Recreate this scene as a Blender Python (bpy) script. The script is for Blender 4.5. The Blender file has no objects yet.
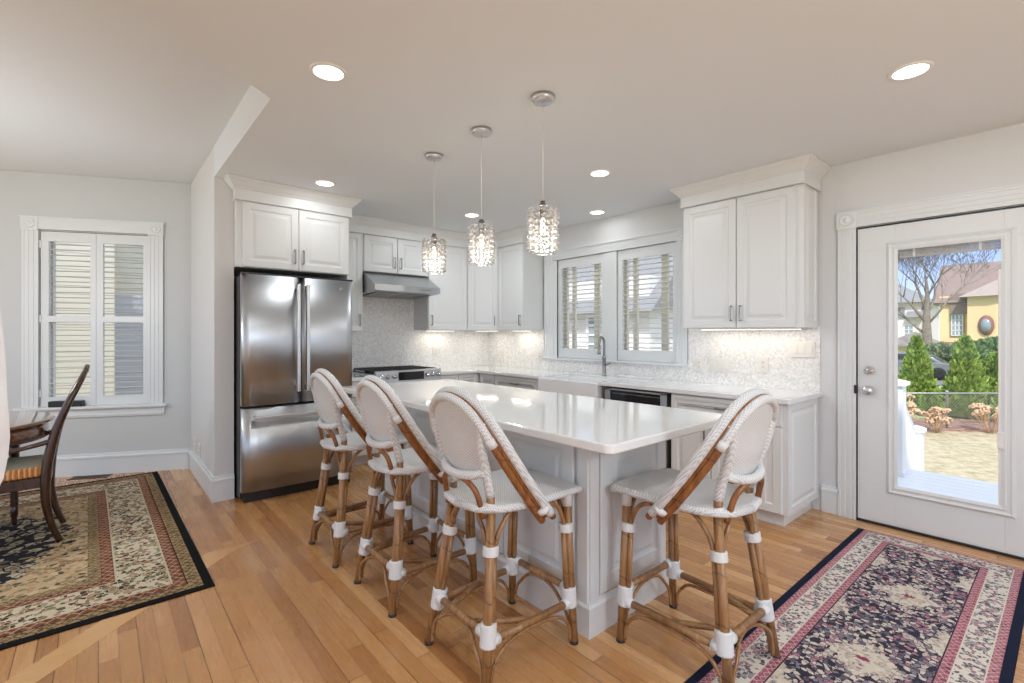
import bpy, bmesh, math, random
from mathutils import Matrix, Vector
random.seed(7)
S = bpy.context.scene
COL = S.collection
R = math.radians

# ---------------------------------------------------------------- camera, world, sun, exposure
HC = 1.33                                   # camera height
YAW = R(40.75)
cam_d = bpy.data.cameras.new('camera'); cam = bpy.data.objects.new('camera', cam_d); COL.objects.link(cam)
cam.location = (0, 0, HC); cam.rotation_euler = (R(90), 0, -YAW)
cam_d.sensor_width = 36.0; cam_d.lens = 36.0*480/1024; cam_d.shift_y = -7.5/1024
cam_d.clip_start = 0.02; cam_d.clip_end = 400
S.camera = cam

W = bpy.data.worlds.new('sky'); S.world = W; W.use_nodes = True
wn = W.node_tree; wn.nodes.clear()
wo = wn.nodes.new('ShaderNodeOutputWorld'); wb = wn.nodes.new('ShaderNodeBackground')
wt = wn.nodes.new('ShaderNodeTexCoord'); ws = wn.nodes.new('ShaderNodeSeparateXYZ'); wr = wn.nodes.new('ShaderNodeValToRGB')
wn.links.new(wt.outputs['Generated'], ws.inputs[0]); wn.links.new(ws.outputs['Z'], wr.inputs[0])
wn.links.new(wr.outputs[0], wb.inputs[0]); wn.links.new(wb.outputs[0], wo.inputs[0])
wr.color_ramp.elements[0].position = 0.0; wr.color_ramp.elements[0].color = (0.74, 0.84, 1.0, 1)
wr.color_ramp.elements[1].position = 0.9; wr.color_ramp.elements[1].color = (0.66, 0.76, 0.95, 1)
e = wr.color_ramp.elements.new(0.12); e.color = (0.36, 0.52, 0.90, 1)
e = wr.color_ramp.elements.new(0.35); e.color = (0.80, 0.86, 0.96, 1)
wb.inputs[1].default_value = 1.35

sun_d = bpy.data.lights.new('sun', 'SUN'); sun = bpy.data.objects.new('sun', sun_d); COL.objects.link(sun)
sun_d.energy = 3.6; sun_d.angle = R(3); sun_d.color = (1.0, 0.95, 0.88)
sun.rotation_euler = (R(42), 0, R(-62))

S.view_settings.view_transform = 'Standard'; S.view_settings.look = 'None'
S.view_settings.gamma = 1.0; S.view_settings.use_curve_mapping = False
S.view_settings.exposure = 0.12
S.cycles.use_denoising = True
S.cycles.max_bounces = 10; S.cycles.diffuse_bounces = 5; S.cycles.glossy_bounces = 4
S.cycles.transmission_bounces = 8; S.cycles.transparent_max_bounces = 12
S.cycles.sample_clamp_indirect = 6.0
S.cycles.caustics_refractive = False; S.cycles.caustics_reflective = False

LAMP_W = 5.5       # each recessed ceiling lamp
ZC = 2.575          # kitchen ceiling
ZD = 2.82           # dining room ceiling
CT = 0.895          # counter top height
IT = 0.925          # island top height

# ---------------------------------------------------------------- node helpers and materials
class NT:
    def __init__(s, name):
        s.m = bpy.data.materials.new(name); s.m.use_nodes = True
        s.t = s.m.node_tree; s.b = s.t.nodes['Principled BSDF']; s.out = s.t.nodes['Material Output']
    def n(s, kind, **kw):
        q = s.t.nodes.new(kind)
        for k, v in kw.items(): setattr(q, k, v)
        return q
    def put(s, sock, v):
        if isinstance(v, bpy.types.NodeSocket): s.t.links.new(v, sock)
        elif isinstance(v, (tuple, list)) and len(v) == 3 and sock.type == 'RGBA': sock.default_value = (*v, 1)
        else: sock.default_value = v
    def math(s, op, a, b=0.0, c=0.0):
        q = s.n('ShaderNodeMath', operation=op); s.put(q.inputs[0], a); s.put(q.inputs[1], b); s.put(q.inputs[2], c)
        return q.outputs[0]
    def mix(s, f, a, b, blend='MIX'):
        q = s.n('ShaderNodeMixRGB', blend_type=blend); s.put(q.inputs[0], f); s.put(q.inputs[1], a); s.put(q.inputs[2], b)
        return q.outputs[0]
    def obj(s, scale=(1, 1, 1), rot=(0, 0, 0), loc=(0, 0, 0)):
        t = s.n('ShaderNodeTexCoord'); m = s.n('ShaderNodeMapping')
        m.inputs['Scale'].default_value = scale; m.inputs['Rotation'].default_value = rot; m.inputs['Location'].default_value = loc
        s.t.links.new(t.outputs['Object'], m.inputs[0]); return m.outputs[0]
    def sep(s, v):
        q = s.n('ShaderNodeSeparateXYZ'); s.put(q.inputs[0], v); return q.outputs
    def comb(s, x, y, z=0.0):
        q = s.n('ShaderNodeCombineXYZ'); s.put(q.inputs[0], x); s.put(q.inputs[1], y); s.put(q.inputs[2], z); return q.outputs[0]
    def noise(s, v, scale=5.0, detail=3.0, rough=0.5):
        q = s.n('ShaderNodeTexNoise'); s.put(q.inputs['Vector'], v); q.inputs['Scale'].default_value = scale
        q.inputs['Detail'].default_value = detail; q.inputs['Roughness'].default_value = rough; return q.outputs['Fac']
    def white(s, v):
        q = s.n('ShaderNodeTexWhiteNoise', noise_dimensions='3D'); s.put(q.inputs['Vector'], v); return q.outputs['Value']
    def vor(s, v, scale, feature='F1'):
        q = s.n('ShaderNodeTexVoronoi', feature=feature); s.put(q.inputs['Vector'], v); q.inputs['Scale'].default_value = scale; return q
    def ramp(s, f, stops, interp='LINEAR'):
        q = s.n('ShaderNodeValToRGB'); s.put(q.inputs[0], f); cr = q.color_ramp; cr.interpolation = interp
        cr.elements[0].position = stops[0][0]; cr.elements[0].color = (*stops[0][1], 1)
        cr.elements[1].position = stops[-1][0]; cr.elements[1].color = (*stops[-1][1], 1)
        for p, c in stops[1:-1]:
            el = cr.elements.new(p); el.color = (*c, 1)
        return q.outputs[0]
    def bump(s, h, strength=0.3, dist=0.01):
        q = s.n('ShaderNodeBump'); q.inputs['Strength'].default_value = strength; q.inputs['Distance'].default_value = dist
        s.put(q.inputs['Height'], h); s.t.links.new(q.outputs[0], s.b.inputs['Normal'])
    def setp(s, **kw):
        for k, v in kw.items(): s.put(s.b.inputs[k.replace('_', ' ')], v)
        return s

def plain(name, col, rough=0.5, metal=0.0, var=0.0, vs=8.0, spec=None, coat=0.0):
    t = NT(name); v = t.obj()
    if var > 0:
        f = t.noise(v, vs, 4.0)
        c2 = tuple(max(0, c*(1-var)) for c in col)
        t.setp(Base_Color=t.mix(f, col, c2))
    else: t.setp(Base_Color=col)
    t.b.inputs['Roughness'].default_value = rough; t.b.inputs['Metallic'].default_value = metal
    if spec is not None: t.b.inputs['Specular IOR Level'].default_value = spec
    if coat: t.b.inputs['Coat Weight'].default_value = coat
    return t.m

def emit(name, col, strength):
    t = NT(name); t.setp(Base_Color=(0.9, 0.9, 0.9)); t.b.inputs['Emission Color'].default_value = (*col, 1)
    t.b.inputs['Emission Strength'].default_value = strength; return t.m

M = {}
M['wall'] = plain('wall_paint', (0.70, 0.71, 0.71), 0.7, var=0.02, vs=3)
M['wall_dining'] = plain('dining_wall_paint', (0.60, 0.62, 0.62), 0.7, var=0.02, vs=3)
M['ceiling'] = plain('ceiling_paint', (0.75, 0.79, 0.82), 0.85, var=0.015, vs=2)
M['trim'] = plain('trim_paint', (0.74, 0.765, 0.765), 0.38, var=0.015, vs=6)
M['cab'] = plain('cabinet_paint', (0.73, 0.745, 0.74), 0.36, var=0.012, vs=5)
M['cabgrey'] = plain('island_paint', (0.66, 0.675, 0.68), 0.36, var=0.012, vs=5)
M['chrome'] = plain('chrome', (0.75, 0.75, 0.76), 0.12, 1.0)
M['nickel'] = plain('brushed_nickel', (0.30, 0.295, 0.29), 0.32, 1.0)
M['satin'] = plain('satin_nickel', (0.62, 0.62, 0.62), 0.38, 0.9)
M['black'] = plain('black_plastic', (0.012, 0.012, 0.013), 0.35)
M['iron'] = plain('cast_iron', (0.02, 0.02, 0.021), 0.55)
M['blackglass'] = plain('black_glass', (0.01, 0.01, 0.012), 0.06)
M['plastic'] = plain('white_plastic', (0.80, 0.79, 0.76), 0.35)
M['plate'] = plain('almond_plate', (0.78, 0.755, 0.70), 0.35)
M['ceramic'] = plain('white_ceramic', (0.84, 0.84, 0.83), 0.12, coat=0.4)
M['bulb'] = emit('bulb_glow', (1.0, 0.80, 0.55), 5.0)
M['disc'] = emit('lamp_disc', (1.0, 0.97, 0.93), 4.5)
M['strip'] = emit('led_strip', (1.0, 0.88, 0.72), 6.0)
M['vinyl'] = plain('porch_vinyl', (0.85, 0.86, 0.88), 0.4)
M['cream_sash'] = plain('cream_sash', (0.80, 0.74, 0.61), 0.5)

def steel():
    t = NT('stainless_steel'); v = t.obj(scale=(90, 90, 1.0)); f = t.noise(v, 3.0, 3.0)
    t.setp(Base_Color=t.mix(f, (0.54, 0.56, 0.58), (0.51, 0.53, 0.55)), Roughness=t.math('MULTIPLY_ADD', f, 0.03, 0.36))
    t.b.inputs['Metallic'].default_value = 1.0; return t.m
M['steel'] = steel()

def quartz():
    t = NT('white_quartz'); v = t.obj(); f = t.noise(v, 9.0, 6.0, 0.7); g = t.noise(v, 160.0, 2.0)
    c = t.mix(t.math('MULTIPLY', f, 0.15), (0.80, 0.815, 0.815), (0.70, 0.71, 0.71))
    c = t.mix(t.math('GREATER_THAN', g, 0.66), c, (0.90, 0.90, 0.89))
    t.setp(Base_Color=c, Roughness=0.07); t.b.inputs['Coat Weight'].default_value = 0.5; t.b.inputs['Coat Roughness'].default_value = 0.04
    return t.m
M['quartz'] = quartz()

def mosaic():
    t = NT('pearl_mosaic'); v = t.obj()
    q = t.vor(v, 62.0); h = t.white(q.outputs['Color'])
    ed = t.vor(v, 62.0, 'DISTANCE_TO_EDGE').outputs['Distance']
    c = t.ramp(h, [(0.0, (0.70, 0.685, 0.65)), (0.35, (0.80, 0.79, 0.765)), (0.75, (0.85, 0.84, 0.82)), (1.0, (0.93, 0.925, 0.91))])
    c = t.mix(t.math('LESS_THAN', ed, 0.045), c, (0.74, 0.73, 0.71))
    t.setp(Base_Color=c, Roughness=t.math('MULTIPLY_ADD', h, 0.3, 0.15)); t.bump(ed, 0.15, 0.002); return t.m
M['mosaic'] = mosaic()

def oak():
    t = NT('oak_strip_floor'); v = t.obj(); o = t.sep(v)
    w = 0.066
    xi = t.math('DIVIDE', o[0], w); col = t.math('FLOOR', xi); fx = t.math('FRACT', xi)
    off = t.math('MULTIPLY', t.white(t.comb(col, 3.3)), 1.7)
    yi = t.math('DIVIDE', t.math('ADD', o[1], off), 1.15); row = t.math('FLOOR', yi); fy = t.math('FRACT', yi)
    rnd = t.white(t.comb(col, row, 1.0))
    c = t.ramp(rnd, [(0.0, (0.37, 0.162, 0.055)), (0.25, (0.47, 0.225, 0.082)), (0.6, (0.55, 0.285, 0.110)), (0.85, (0.62, 0.34, 0.142)), (1.0, (0.70, 0.42, 0.20))])
    g = t.noise(t.comb(t.math('MULTIPLY', o[0], 55.0), t.math('MULTIPLY', o[1], 3.0), t.math('MULTIPLY', rnd, 40.0)), 1.0, 6.0, 0.62)
    c = t.mix(t.math('MULTIPLY', t.math('SUBTRACT', g, 0.38), 0.9), c, (0.33, 0.135, 0.042))
    gx = t.math('LESS_THAN', t.math('MINIMUM', fx, t.math('SUBTRACT', 1.0, fx)), 0.028)
    gap_on = t.math('GREATER_THAN', t.white(t.comb(t.math('ROUND', xi), 9.1)), 0.55)
    gy = t.math('LESS_THAN', t.math('MINIMUM', fy, t.math('SUBTRACT', 1.0, fy)), 0.0015)
    gap = t.math('MAXIMUM', t.math('MULTIPLY', gx, t.math('MULTIPLY_ADD', gap_on, 0.6, 0.45)), gy)
    c = t.mix(t.math('MULTIPLY', gap, 0.75), c, (0.10, 0.035, 0.012))
    t.setp(Base_Color=c, Roughness=t.math('MULTIPLY_ADD', g, 0.14, 0.20)); t.bump(t.math('SUBTRACT', g, gap), 0.06, 0.003)
    t.b.inputs['Coat Weight'].default_value = 0.25; t.b.inputs['Coat Roughness'].default_value = 0.15
    return t.m
M['oak'] = oak()

def rattan(name, a, b, c3):
    t = NT(name); v = t.obj(); f = t.noise(t.obj(scale=(50, 50, 4)), 1.0, 4.0, 0.6); o = t.sep(v)
    c = t.ramp(f, [(0.25, a), (0.5, b), (0.75, c3)])
    ring = t.math('LESS_THAN', t.math('ABSOLUTE', t.math('SUBTRACT', t.math('FRACT', t.math('MULTIPLY', t.math('ADD', o[2], t.math('MULTIPLY', o[0], 0.9)), 5.2)), 0.5)), 0.013)
    c = t.mix(t.math('MULTIPLY', ring, 0.7), c, (0.05, 0.02, 0.008))
    t.setp(Base_Color=c, Roughness=0.32); return t.m
M['rattan'] = rattan('rattan_pole', (0.17, 0.080, 0.030), (0.31, 0.158, 0.062), (0.44, 0.245, 0.112))
M['rattan_dark'] = rattan('rattan_arm', (0.13, 0.045, 0.012), (0.24, 0.09, 0.025), (0.36, 0.15, 0.045))
M['binding'] = plain('white_binding', (0.74, 0.75, 0.745), 0.5, var=0.08, vs=120)

def woven(name, ku, kv, ax):
    t = NT(name); o = t.sep(t.obj())
    u = o[ax[0]]; w_ = t.math('ADD', o[ax[1]], t.math('MULTIPLY', o[ax[2]], 1.0)) if len(ax) > 2 else o[ax[1]]
    su = t.math('SINE', t.math('MULTIPLY', u, ku)); sv = t.math('SINE', t.math('MULTIPLY', w_, kv))
    pr = t.math('MULTIPLY', su, sv)
    lines = t.math('GREATER_THAN', sv, 0.55)
    f = t.math('MULTIPLY_ADD', pr, 0.5, 0.5)
    c = t.ramp(f, [(0.0, (0.40, 0.41, 0.41)), (0.3, (0.60, 0.615, 0.62)), (0.6, (0.73, 0.745, 0.75)), (1.0, (0.77, 0.785, 0.79))])
    c = t.mix(t.math('MULTIPLY', lines, 0.16), c, (0.45, 0.45, 0.44))
    t.setp(Base_Color=c, Roughness=0.5); t.bump(f, 0.5, 0.003); return t.m
M['weave_seat'] = woven('woven_seat', 520.0, 620.0, (0, 1))
M['weave_back'] = woven('woven_back', 420.0, 620.0, (0, 2))
M['weave_tube'] = woven('woven_edge', 520.0, 430.0, (0, 1, 2))

def darkwood():
    t = NT('dark_walnut'); f = t.noise(t.obj(scale=(18, 18, 3)), 2.0, 5.0, 0.6)
    t.setp(Base_Color=t.ramp(f, [(0.3, (0.022, 0.009, 0.005)), (0.7, (0.075, 0.028, 0.013))]), Roughness=0.22)
    t.b.inputs['Coat Weight'].default_value = 0.4; return t.m
M['walnut'] = darkwood()
def tablewood():
    t = NT('mahogany_table'); f = t.noise(t.obj(scale=(3, 14, 14)), 2.0, 5.0, 0.6)
    t.setp(Base_Color=t.ramp(f, [(0.3, (0.10, 0.035, 0.014)), (0.7, (0.25, 0.095, 0.035))]), Roughness=0.10)
    t.b.inputs['Coat Weight'].default_value = 1.0; t.b.inputs['Coat Roughness'].default_value = 0.03; return t.m
M['mahogany'] = tablewood()
def striped():
    t = NT('striped_upholstery'); o = t.sep(t.obj()); n = t.noise(t.obj(scale=(30, 30, 6)), 2.0)
    f = t.math('FRACT', t.math('ADD', t.math('MULTIPLY', t.math('ADD', t.math('MULTIPLY', o[0], 0.5), o[1]), 44.0), t.math('MULTIPLY', n, 0.8)))
    side = t.ramp(f, [(0.0, (0.42, 0.12, 0.02)), (0.3, (0.70, 0.27, 0.05)), (0.6, (0.80, 0.60, 0.34)), (0.8, (0.36, 0.10, 0.03)), (1.0, (0.66, 0.25, 0.05))])
    f2 = t.math('FRACT', t.math('MULTIPLY', t.math('ADD', o[0], t.math('MULTIPLY', n, 0.02)), 14.0))
    top = t.ramp(f2, [(0.0, (0.50, 0.50, 0.40)), (0.5, (0.34, 0.35, 0.27)), (1.0, (0.56, 0.54, 0.42))])
    t.setp(Base_Color=t.mix(t.math('GREATER_THAN', o[2], 0.492), side, top), Roughness=0.8); return t.m
M['stripe'] = striped()

def glassy(name, tint=(1, 1, 1), refl=0.06):
    t = NT(name); t.t.nodes.remove(t.b)
    tr = t.n('ShaderNodeBsdfTransparent'); tr.inputs[0].default_value = (*tint, 1)
    gl = t.n('ShaderNodeBsdfGlossy'); gl.inputs['Roughness'].default_value = 0.02
    mx = t.n('ShaderNodeMixShader'); mx.inputs[0].default_value = refl
    t.t.links.new(tr.outputs[0], mx.inputs[1]); t.t.links.new(gl.outputs[0], mx.inputs[2]); t.t.links.new(mx.outputs[0], t.out.inputs[0]); return t.m
M['pane'] = glassy('window_pane', refl=0.02)
M['pane_matte'] = glassy('coated_window_pane', refl=0.003)
def crystal():
    t = NT('cut_crystal'); t.b.inputs['Transmission Weight'].default_value = 0.62; t.b.inputs['IOR'].default_value = 1.45
    t.b.inputs['Roughness'].default_value = 0.03; t.setp(Base_Color=(0.95, 0.94, 0.93)); return t.m
M['crystal'] = crystal()
def sheer():
    t = NT('sheer_fabric'); t.setp(Base_Color=(0.80, 0.81, 0.82), Roughness=0.8); t.b.inputs['Alpha'].default_value = 0.8
    return t.m
M['sheer'] = sheer()

def rug(name, hx, hy, dark_ends, bands, fieldfn):
    """bands: list of (outer distance limit, colour function(t, v))"""
    t = NT(name); v = t.obj(); o = t.sep(v)
    dx = t.math('SUBTRACT', hx, t.math('ABSOLUTE', o[0])); dy = t.math('SUBTRACT', hy, t.math('ABSOLUTE', o[1]))
    if not dark_ends: dx = t.math('ADD', dx, 0.04)
    d = t.math('MINIMUM', dx, dy)
    c = fieldfn(t, v, o)
    for lim, fn in reversed(bands):
        c = t.mix(t.math('LESS_THAN', d, lim), c, fn(t, v))
    t.setp(Base_Color=c, Roughness=0.95); t.b.inputs['Specular IOR Level'].default_value = 0.1
    t.bump(t.noise(v, 260.0, 2.0), 0.25, 0.004); return t.m
def solid(c): return lambda t, v: c
def motif(base, cols, scale, dens=0.42, dist=0.5):
    def fn(t, v):
        q = t.vor(v, scale); n = t.noise(v, scale*1.7, 3.0, 0.6)
        c = base
        h = t.sep(q.outputs['Color'])
        ring = t.math('FRACT', t.math('ADD', t.math('MULTIPLY', q.outputs['Distance'], 2.3), t.math('MULTIPLY', n, dist)))
        for i, cc in enumerate(cols):
            lo = 0.25 + 0.5*i/len(cols)
            m = t.math('MULTIPLY', t.math('LESS_THAN', t.math('ABSOLUTE', t.math('SUBTRACT', ring, lo)), dens*0.28), t.math('GREATER_THAN', h[i % 3], 0.25))
            c = t.mix(m, c, cc)
        return c
    return fn
def chevron(base, fg, per, scale):
    def fn(t, v):
        o = t.sep(v); a = t.math('ABSOLUTE', t.math('SUBTRACT', t.math('FRACT', t.math('MULTIPLY', t.math('ADD', o[0], 0.0), per)), 0.5))
        b = t.math('ABSOLUTE', t.math('SUBTRACT', t.math('FRACT', t.math('MULTIPLY', o[1], per)), 0.5))
        f = t.math('ABSOLUTE', t.math('SUBTRACT', t.math('ADD', a, b), 0.45)); n = t.noise(v, scale, 3.0)
        return t.mix(t.math('LESS_THAN', t.math('ADD', f, t.math('MULTIPLY', n, 0.1)), 0.12), t.mix(t.math('GREATER_THAN', n, 0.56), base, tuple(x*0.45 for x in base)), fg)
    return fn
cream = (0.55, 0.48, 0.34)
def petals(ground, palette, scale, edge=0.10, dot=None, warp=0.5):
    """small curled motifs: warped cells in a few wool colours on a ground"""
    def fn(t, v):
        q = t.n('ShaderNodeTexNoise'); t.put(q.inputs['Vector'], v); q.inputs['Scale'].default_value = scale*0.7; q.inputs['Detail'].default_value = 1.0
        m = t.n('ShaderNodeVectorMath', operation='MULTIPLY_ADD'); t.put(m.inputs[0], q.outputs['Color']); m.inputs[1].default_value = (warp*2.2/scale, warp*2.2/scale, 0); t.put(m.inputs[2], v)
        w = m.outputs[0]
        vo = t.vor(w, scale); h = t.white(vo.outputs['Color']); ed = t.vor(w, scale, 'DISTANCE_TO_EDGE').outputs['Distance']
        stops = [(k/len(palette), c) for k, c in enumerate(palette)]
        c = t.ramp(h, stops, 'CONSTANT')
        c = t.mix(t.math('LESS_THAN', ed, edge), c, ground)
        if dot: c = t.mix(t.math('LESS_THAN', vo.outputs['Distance'], 0.20), c, dot)
        return c
    return fn
TN = (0.50, 0.37, 0.22); BK = (0.025, 0.024, 0.03)
def field_left(t, v, o):
    r = t.math('SQRT', t.math('ADD', t.math('POWER', t.math('DIVIDE', o[0], 0.85), 2.0), t.math('POWER', t.math('DIVIDE', o[1], 0.85), 2.0)))
    n = t.noise(v, 7.0, 5.0, 0.65); rr = t.math('ADD', r, t.math('MULTIPLY', t.math('SUBTRACT', n, 0.5), 0.9))
    tan = petals(TN, [TN, (0.30, 0.19, 0.10), (0.56, 0.44, 0.28), (0.26, 0.21, 0.12), TN, (0.44, 0.28, 0.17), (0.10, 0.08, 0.05)], 36.0, 0.055)(t, v)
    blk = petals(BK, [BK, (0.46, 0.40, 0.29), BK, (0.30, 0.26, 0.18), (0.14, 0.12, 0.10), (0.50, 0.43, 0.31), (0.36, 0.30, 0.21)], 21.0, 0.075, (0.08, 0.06, 0.05))(t, v)
    c = t.mix(t.math('LESS_THAN', rr, 1.0), tan, blk)
    return t.mix(t.math('LESS_THAN', rr, 0.25), c, tan)
wide = petals((0.60, 0.53, 0.39), [(0.62, 0.55, 0.41), (0.16, 0.05, 0.035), (0.60, 0.52, 0.38), (0.13, 0.11, 0.06), (0.30, 0.18, 0.11), (0.62, 0.55, 0.41), (0.05, 0.04, 0.03), (0.38, 0.27, 0.17), (0.24, 0.20, 0.11)], 42.0, 0.05)
M['rug_left'] = rug('oriental_rug_brown', 1.45, 1.40, True, [
    (0.045, solid((0.008, 0.008, 0.009))), (0.105, chevron((0.36, 0.25, 0.13), (0.07, 0.05, 0.03), 20.0, 40.0)),
    (0.112, solid((0.05, 0.03, 0.02))), (0.165, chevron((0.22, 0.08, 0.05), (0.48, 0.33, 0.21), 18.0, 40.0)), (0.174, solid(cream)),
    (0.385, wide),
    (0.394, solid(cream)), (0.45, chevron((0.22, 0.08, 0.05), (0.46, 0.31, 0.20), 18.0, 40.0)), (0.505, chevron((0.36, 0.26, 0.14), (0.12, 0.09, 0.05), 24.0, 60.0))], field_left)
NV = (0.040, 0.036, 0.056); CRM = (0.58, 0.52, 0.44); MV = (0.36, 0.17, 0.22); GY = (0.22, 0.20, 0.24)
def field_right(t, v, o):
    n = t.noise(v, 22.0, 5.0, 0.7)
    navy = petals(NV, [NV, CRM, GY, MV, NV, (0.50, 0.40, 0.38), CRM, (0.12, 0.11, 0.14)], 54.0, 0.06)(t, v)
    lt = petals(CRM, [CRM, (0.42, 0.35, 0.29), (0.62, 0.57, 0.48), (0.32, 0.26, 0.25), CRM, (0.48, 0.40, 0.33)], 60.0, 0.06)(t, v)
    px = t.math('ABSOLUTE', t.math('SUBTRACT', t.math('FRACT', t.math('DIVIDE', t.math('SUBTRACT', o[0], 0.175), 0.74)), 0.5))
    rad = t.math('ADD', t.math('ADD', t.math('MULTIPLY', px, 2.6), t.math('MULTIPLY', t.math('ABSOLUTE', o[1]), 3.9)), t.math('MULTIPLY', t.math('SUBTRACT', n, 0.5), 0.9))
    c = t.mix(t.math('LESS_THAN', rad, 0.50), navy, lt)
    c = t.mix(t.math('LESS_THAN', rad, 0.09), c, (0.25, 0.05, 0.10))
    corner = t.math('SUBTRACT', t.math('ADD', t.math('MULTIPLY', t.math('SUBTRACT', 0.5, px), 2.0), t.math('MULTIPLY', t.math('SUBTRACT', 0.21, t.math('ABSOLUTE', o[1])), 5.0)), t.math('MULTIPLY', t.math('SUBTRACT', n, 0.5), 0.9))
    return t.mix(t.math('LESS_THAN', corner, 0.34), c, lt)
flower = petals((0.62, 0.57, 0.50), [(0.64, 0.59, 0.52), (0.11, 0.10, 0.13), (0.36, 0.17, 0.20), (0.62, 0.57, 0.50), (0.26, 0.24, 0.26), (0.64, 0.59, 0.52), (0.09, 0.09, 0.12)], 66.0, 0.05)
M['rug_right'] = rug('oriental_rug_rose', 1.38, 0.405, False, [
    (0.036, solid((0.012, 0.016, 0.035))), (0.068, chevron((0.40, 0.15, 0.19), (0.56, 0.40, 0.38), 30.0, 90.0)), (0.073, solid((0.62, 0.56, 0.50))),
    (0.158, flower),
    (0.163, solid((0.62, 0.56, 0.50))), (0.196, chevron((0.38, 0.13, 0.17), (0.56, 0.38, 0.37), 30.0, 90.0)), (0.201, solid((0.05, 0.03, 0.05)))], field_right)

def leafy(name, a, b, c3):
    t = NT(name); t.setp(Base_Color=t.ramp(t.noise(t.obj(), 6.0, 5.0, 0.7), [(0.3, a), (0.5, b), (0.7, c3)]), Roughness=0.8); return t.m
M['arb'] = leafy('arborvitae_foliage', (0.09, 0.18, 0.03), (0.24, 0.38, 0.06), (0.46, 0.58, 0.13))
M['hedge'] = leafy('hedge_foliage', (0.06, 0.12, 0.04), (0.13, 0.22, 0.07), (0.24, 0.32, 0.13))
M['hedge_pale'] = leafy('pale_shrub_foliage', (0.10, 0.16, 0.06), (0.20, 0.27, 0.12), (0.34, 0.38, 0.22))
M['lawn'] = leafy('winter_lawn', (0.30, 0.26, 0.14), (0.47, 0.41, 0.27), (0.60, 0.53, 0.38))
M['green_lawn'] = leafy('green_lawn', (0.24, 0.34, 0.10), (0.34, 0.46, 0.16), (0.42, 0.52, 0.22))
M['mulch'] = leafy('bark_mulch', (0.16, 0.08, 0.06), (0.32, 0.18, 0.13), (0.48, 0.30, 0.24))
M['dry'] = leafy('dried_flower', (0.50, 0.33, 0.20), (0.68, 0.48, 0.32), (0.80, 0.64, 0.48))
M['bark'] = leafy('grey_bark', (0.15, 0.12, 0.09), (0.24, 0.20, 0.155), (0.33, 0.285, 0.23))
M['fence_metal'] = plain('galvanised_wire', (0.42, 0.43, 0.44), 0.4, 0.6)
M['asphalt'] = plain('asphalt', (0.22, 0.22, 0.23), 0.9, var=0.2)
M['carpaint'] = plain('car_paint_grey', (0.22, 0.23, 0.26), 0.25, 0.4, coat=0.8)
M['carglass'] = plain('car_glass', (0.04, 0.05, 0.06), 0.05)
M['tyre'] = plain('tyre', (0.015, 0.015, 0.015), 0.8)
M['taillight'] = plain('tail_light', (0.5, 0.02, 0.02), 0.2)
def siding(name, col, per=0.11, dark=0.6):
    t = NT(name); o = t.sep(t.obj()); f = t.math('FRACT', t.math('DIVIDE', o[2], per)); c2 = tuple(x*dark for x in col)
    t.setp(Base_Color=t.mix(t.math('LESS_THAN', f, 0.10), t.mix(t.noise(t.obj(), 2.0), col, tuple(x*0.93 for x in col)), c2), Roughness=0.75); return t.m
M['yellow'] = siding('yellow_siding', (0.88, 0.655, 0.37), 0.2, 0.85)
M['whitesiding'] = siding('white_siding', (0.84, 0.72, 0.76), 0.2, 0.8)
M['beigesiding'] = siding('beige_siding', (0.78, 0.75, 0.65), 0.13, 0.6)
M['greysiding'] = siding('grey_siding', (0.58, 0.60, 0.66), 0.13, 0.7)
M['palesiding'] = siding('pale_siding', (0.82, 0.82, 0.83), 0.3, 0.6)
M['shingle'] = plain('brown_shingle', (0.33, 0.25, 0.22), 0.9, var=0.35, vs=3.5)
M['shingle_pale'] = plain('pale_shingle', (0.44, 0.37, 0.33), 0.9, var=0.25, vs=4)
M['shingle_grey'] = plain('grey_shingle', (0.30, 0.31, 0.33), 0.9, var=0.25, vs=4)
M['redroof'] = plain('dark_red_metal', (0.26, 0.05, 0.06), 0.6)
M['brick'] = plain('red_brick', (0.36, 0.17, 0.13), 0.9, var=0.3, vs=6)
def stone():
    t = NT('rubble_stone'); q = t.vor(t.obj(), 2.6)
    t.setp(Base_Color=t.ramp(t.white(q.outputs['Color']), [(0, (0.12, 0.08, 0.07)), (0.5, (0.34, 0.22, 0.18)), (1, (0.46, 0.38, 0.34))]), Roughness=0.9); return t.m
M['stone'] = stone()
M['darkwin'] = plain('house_window_glass', (0.30, 0.36, 0.42), 0.2)
M['olive'] = plain('olive_trim', (0.34, 0.28, 0.12), 0.6)

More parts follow.
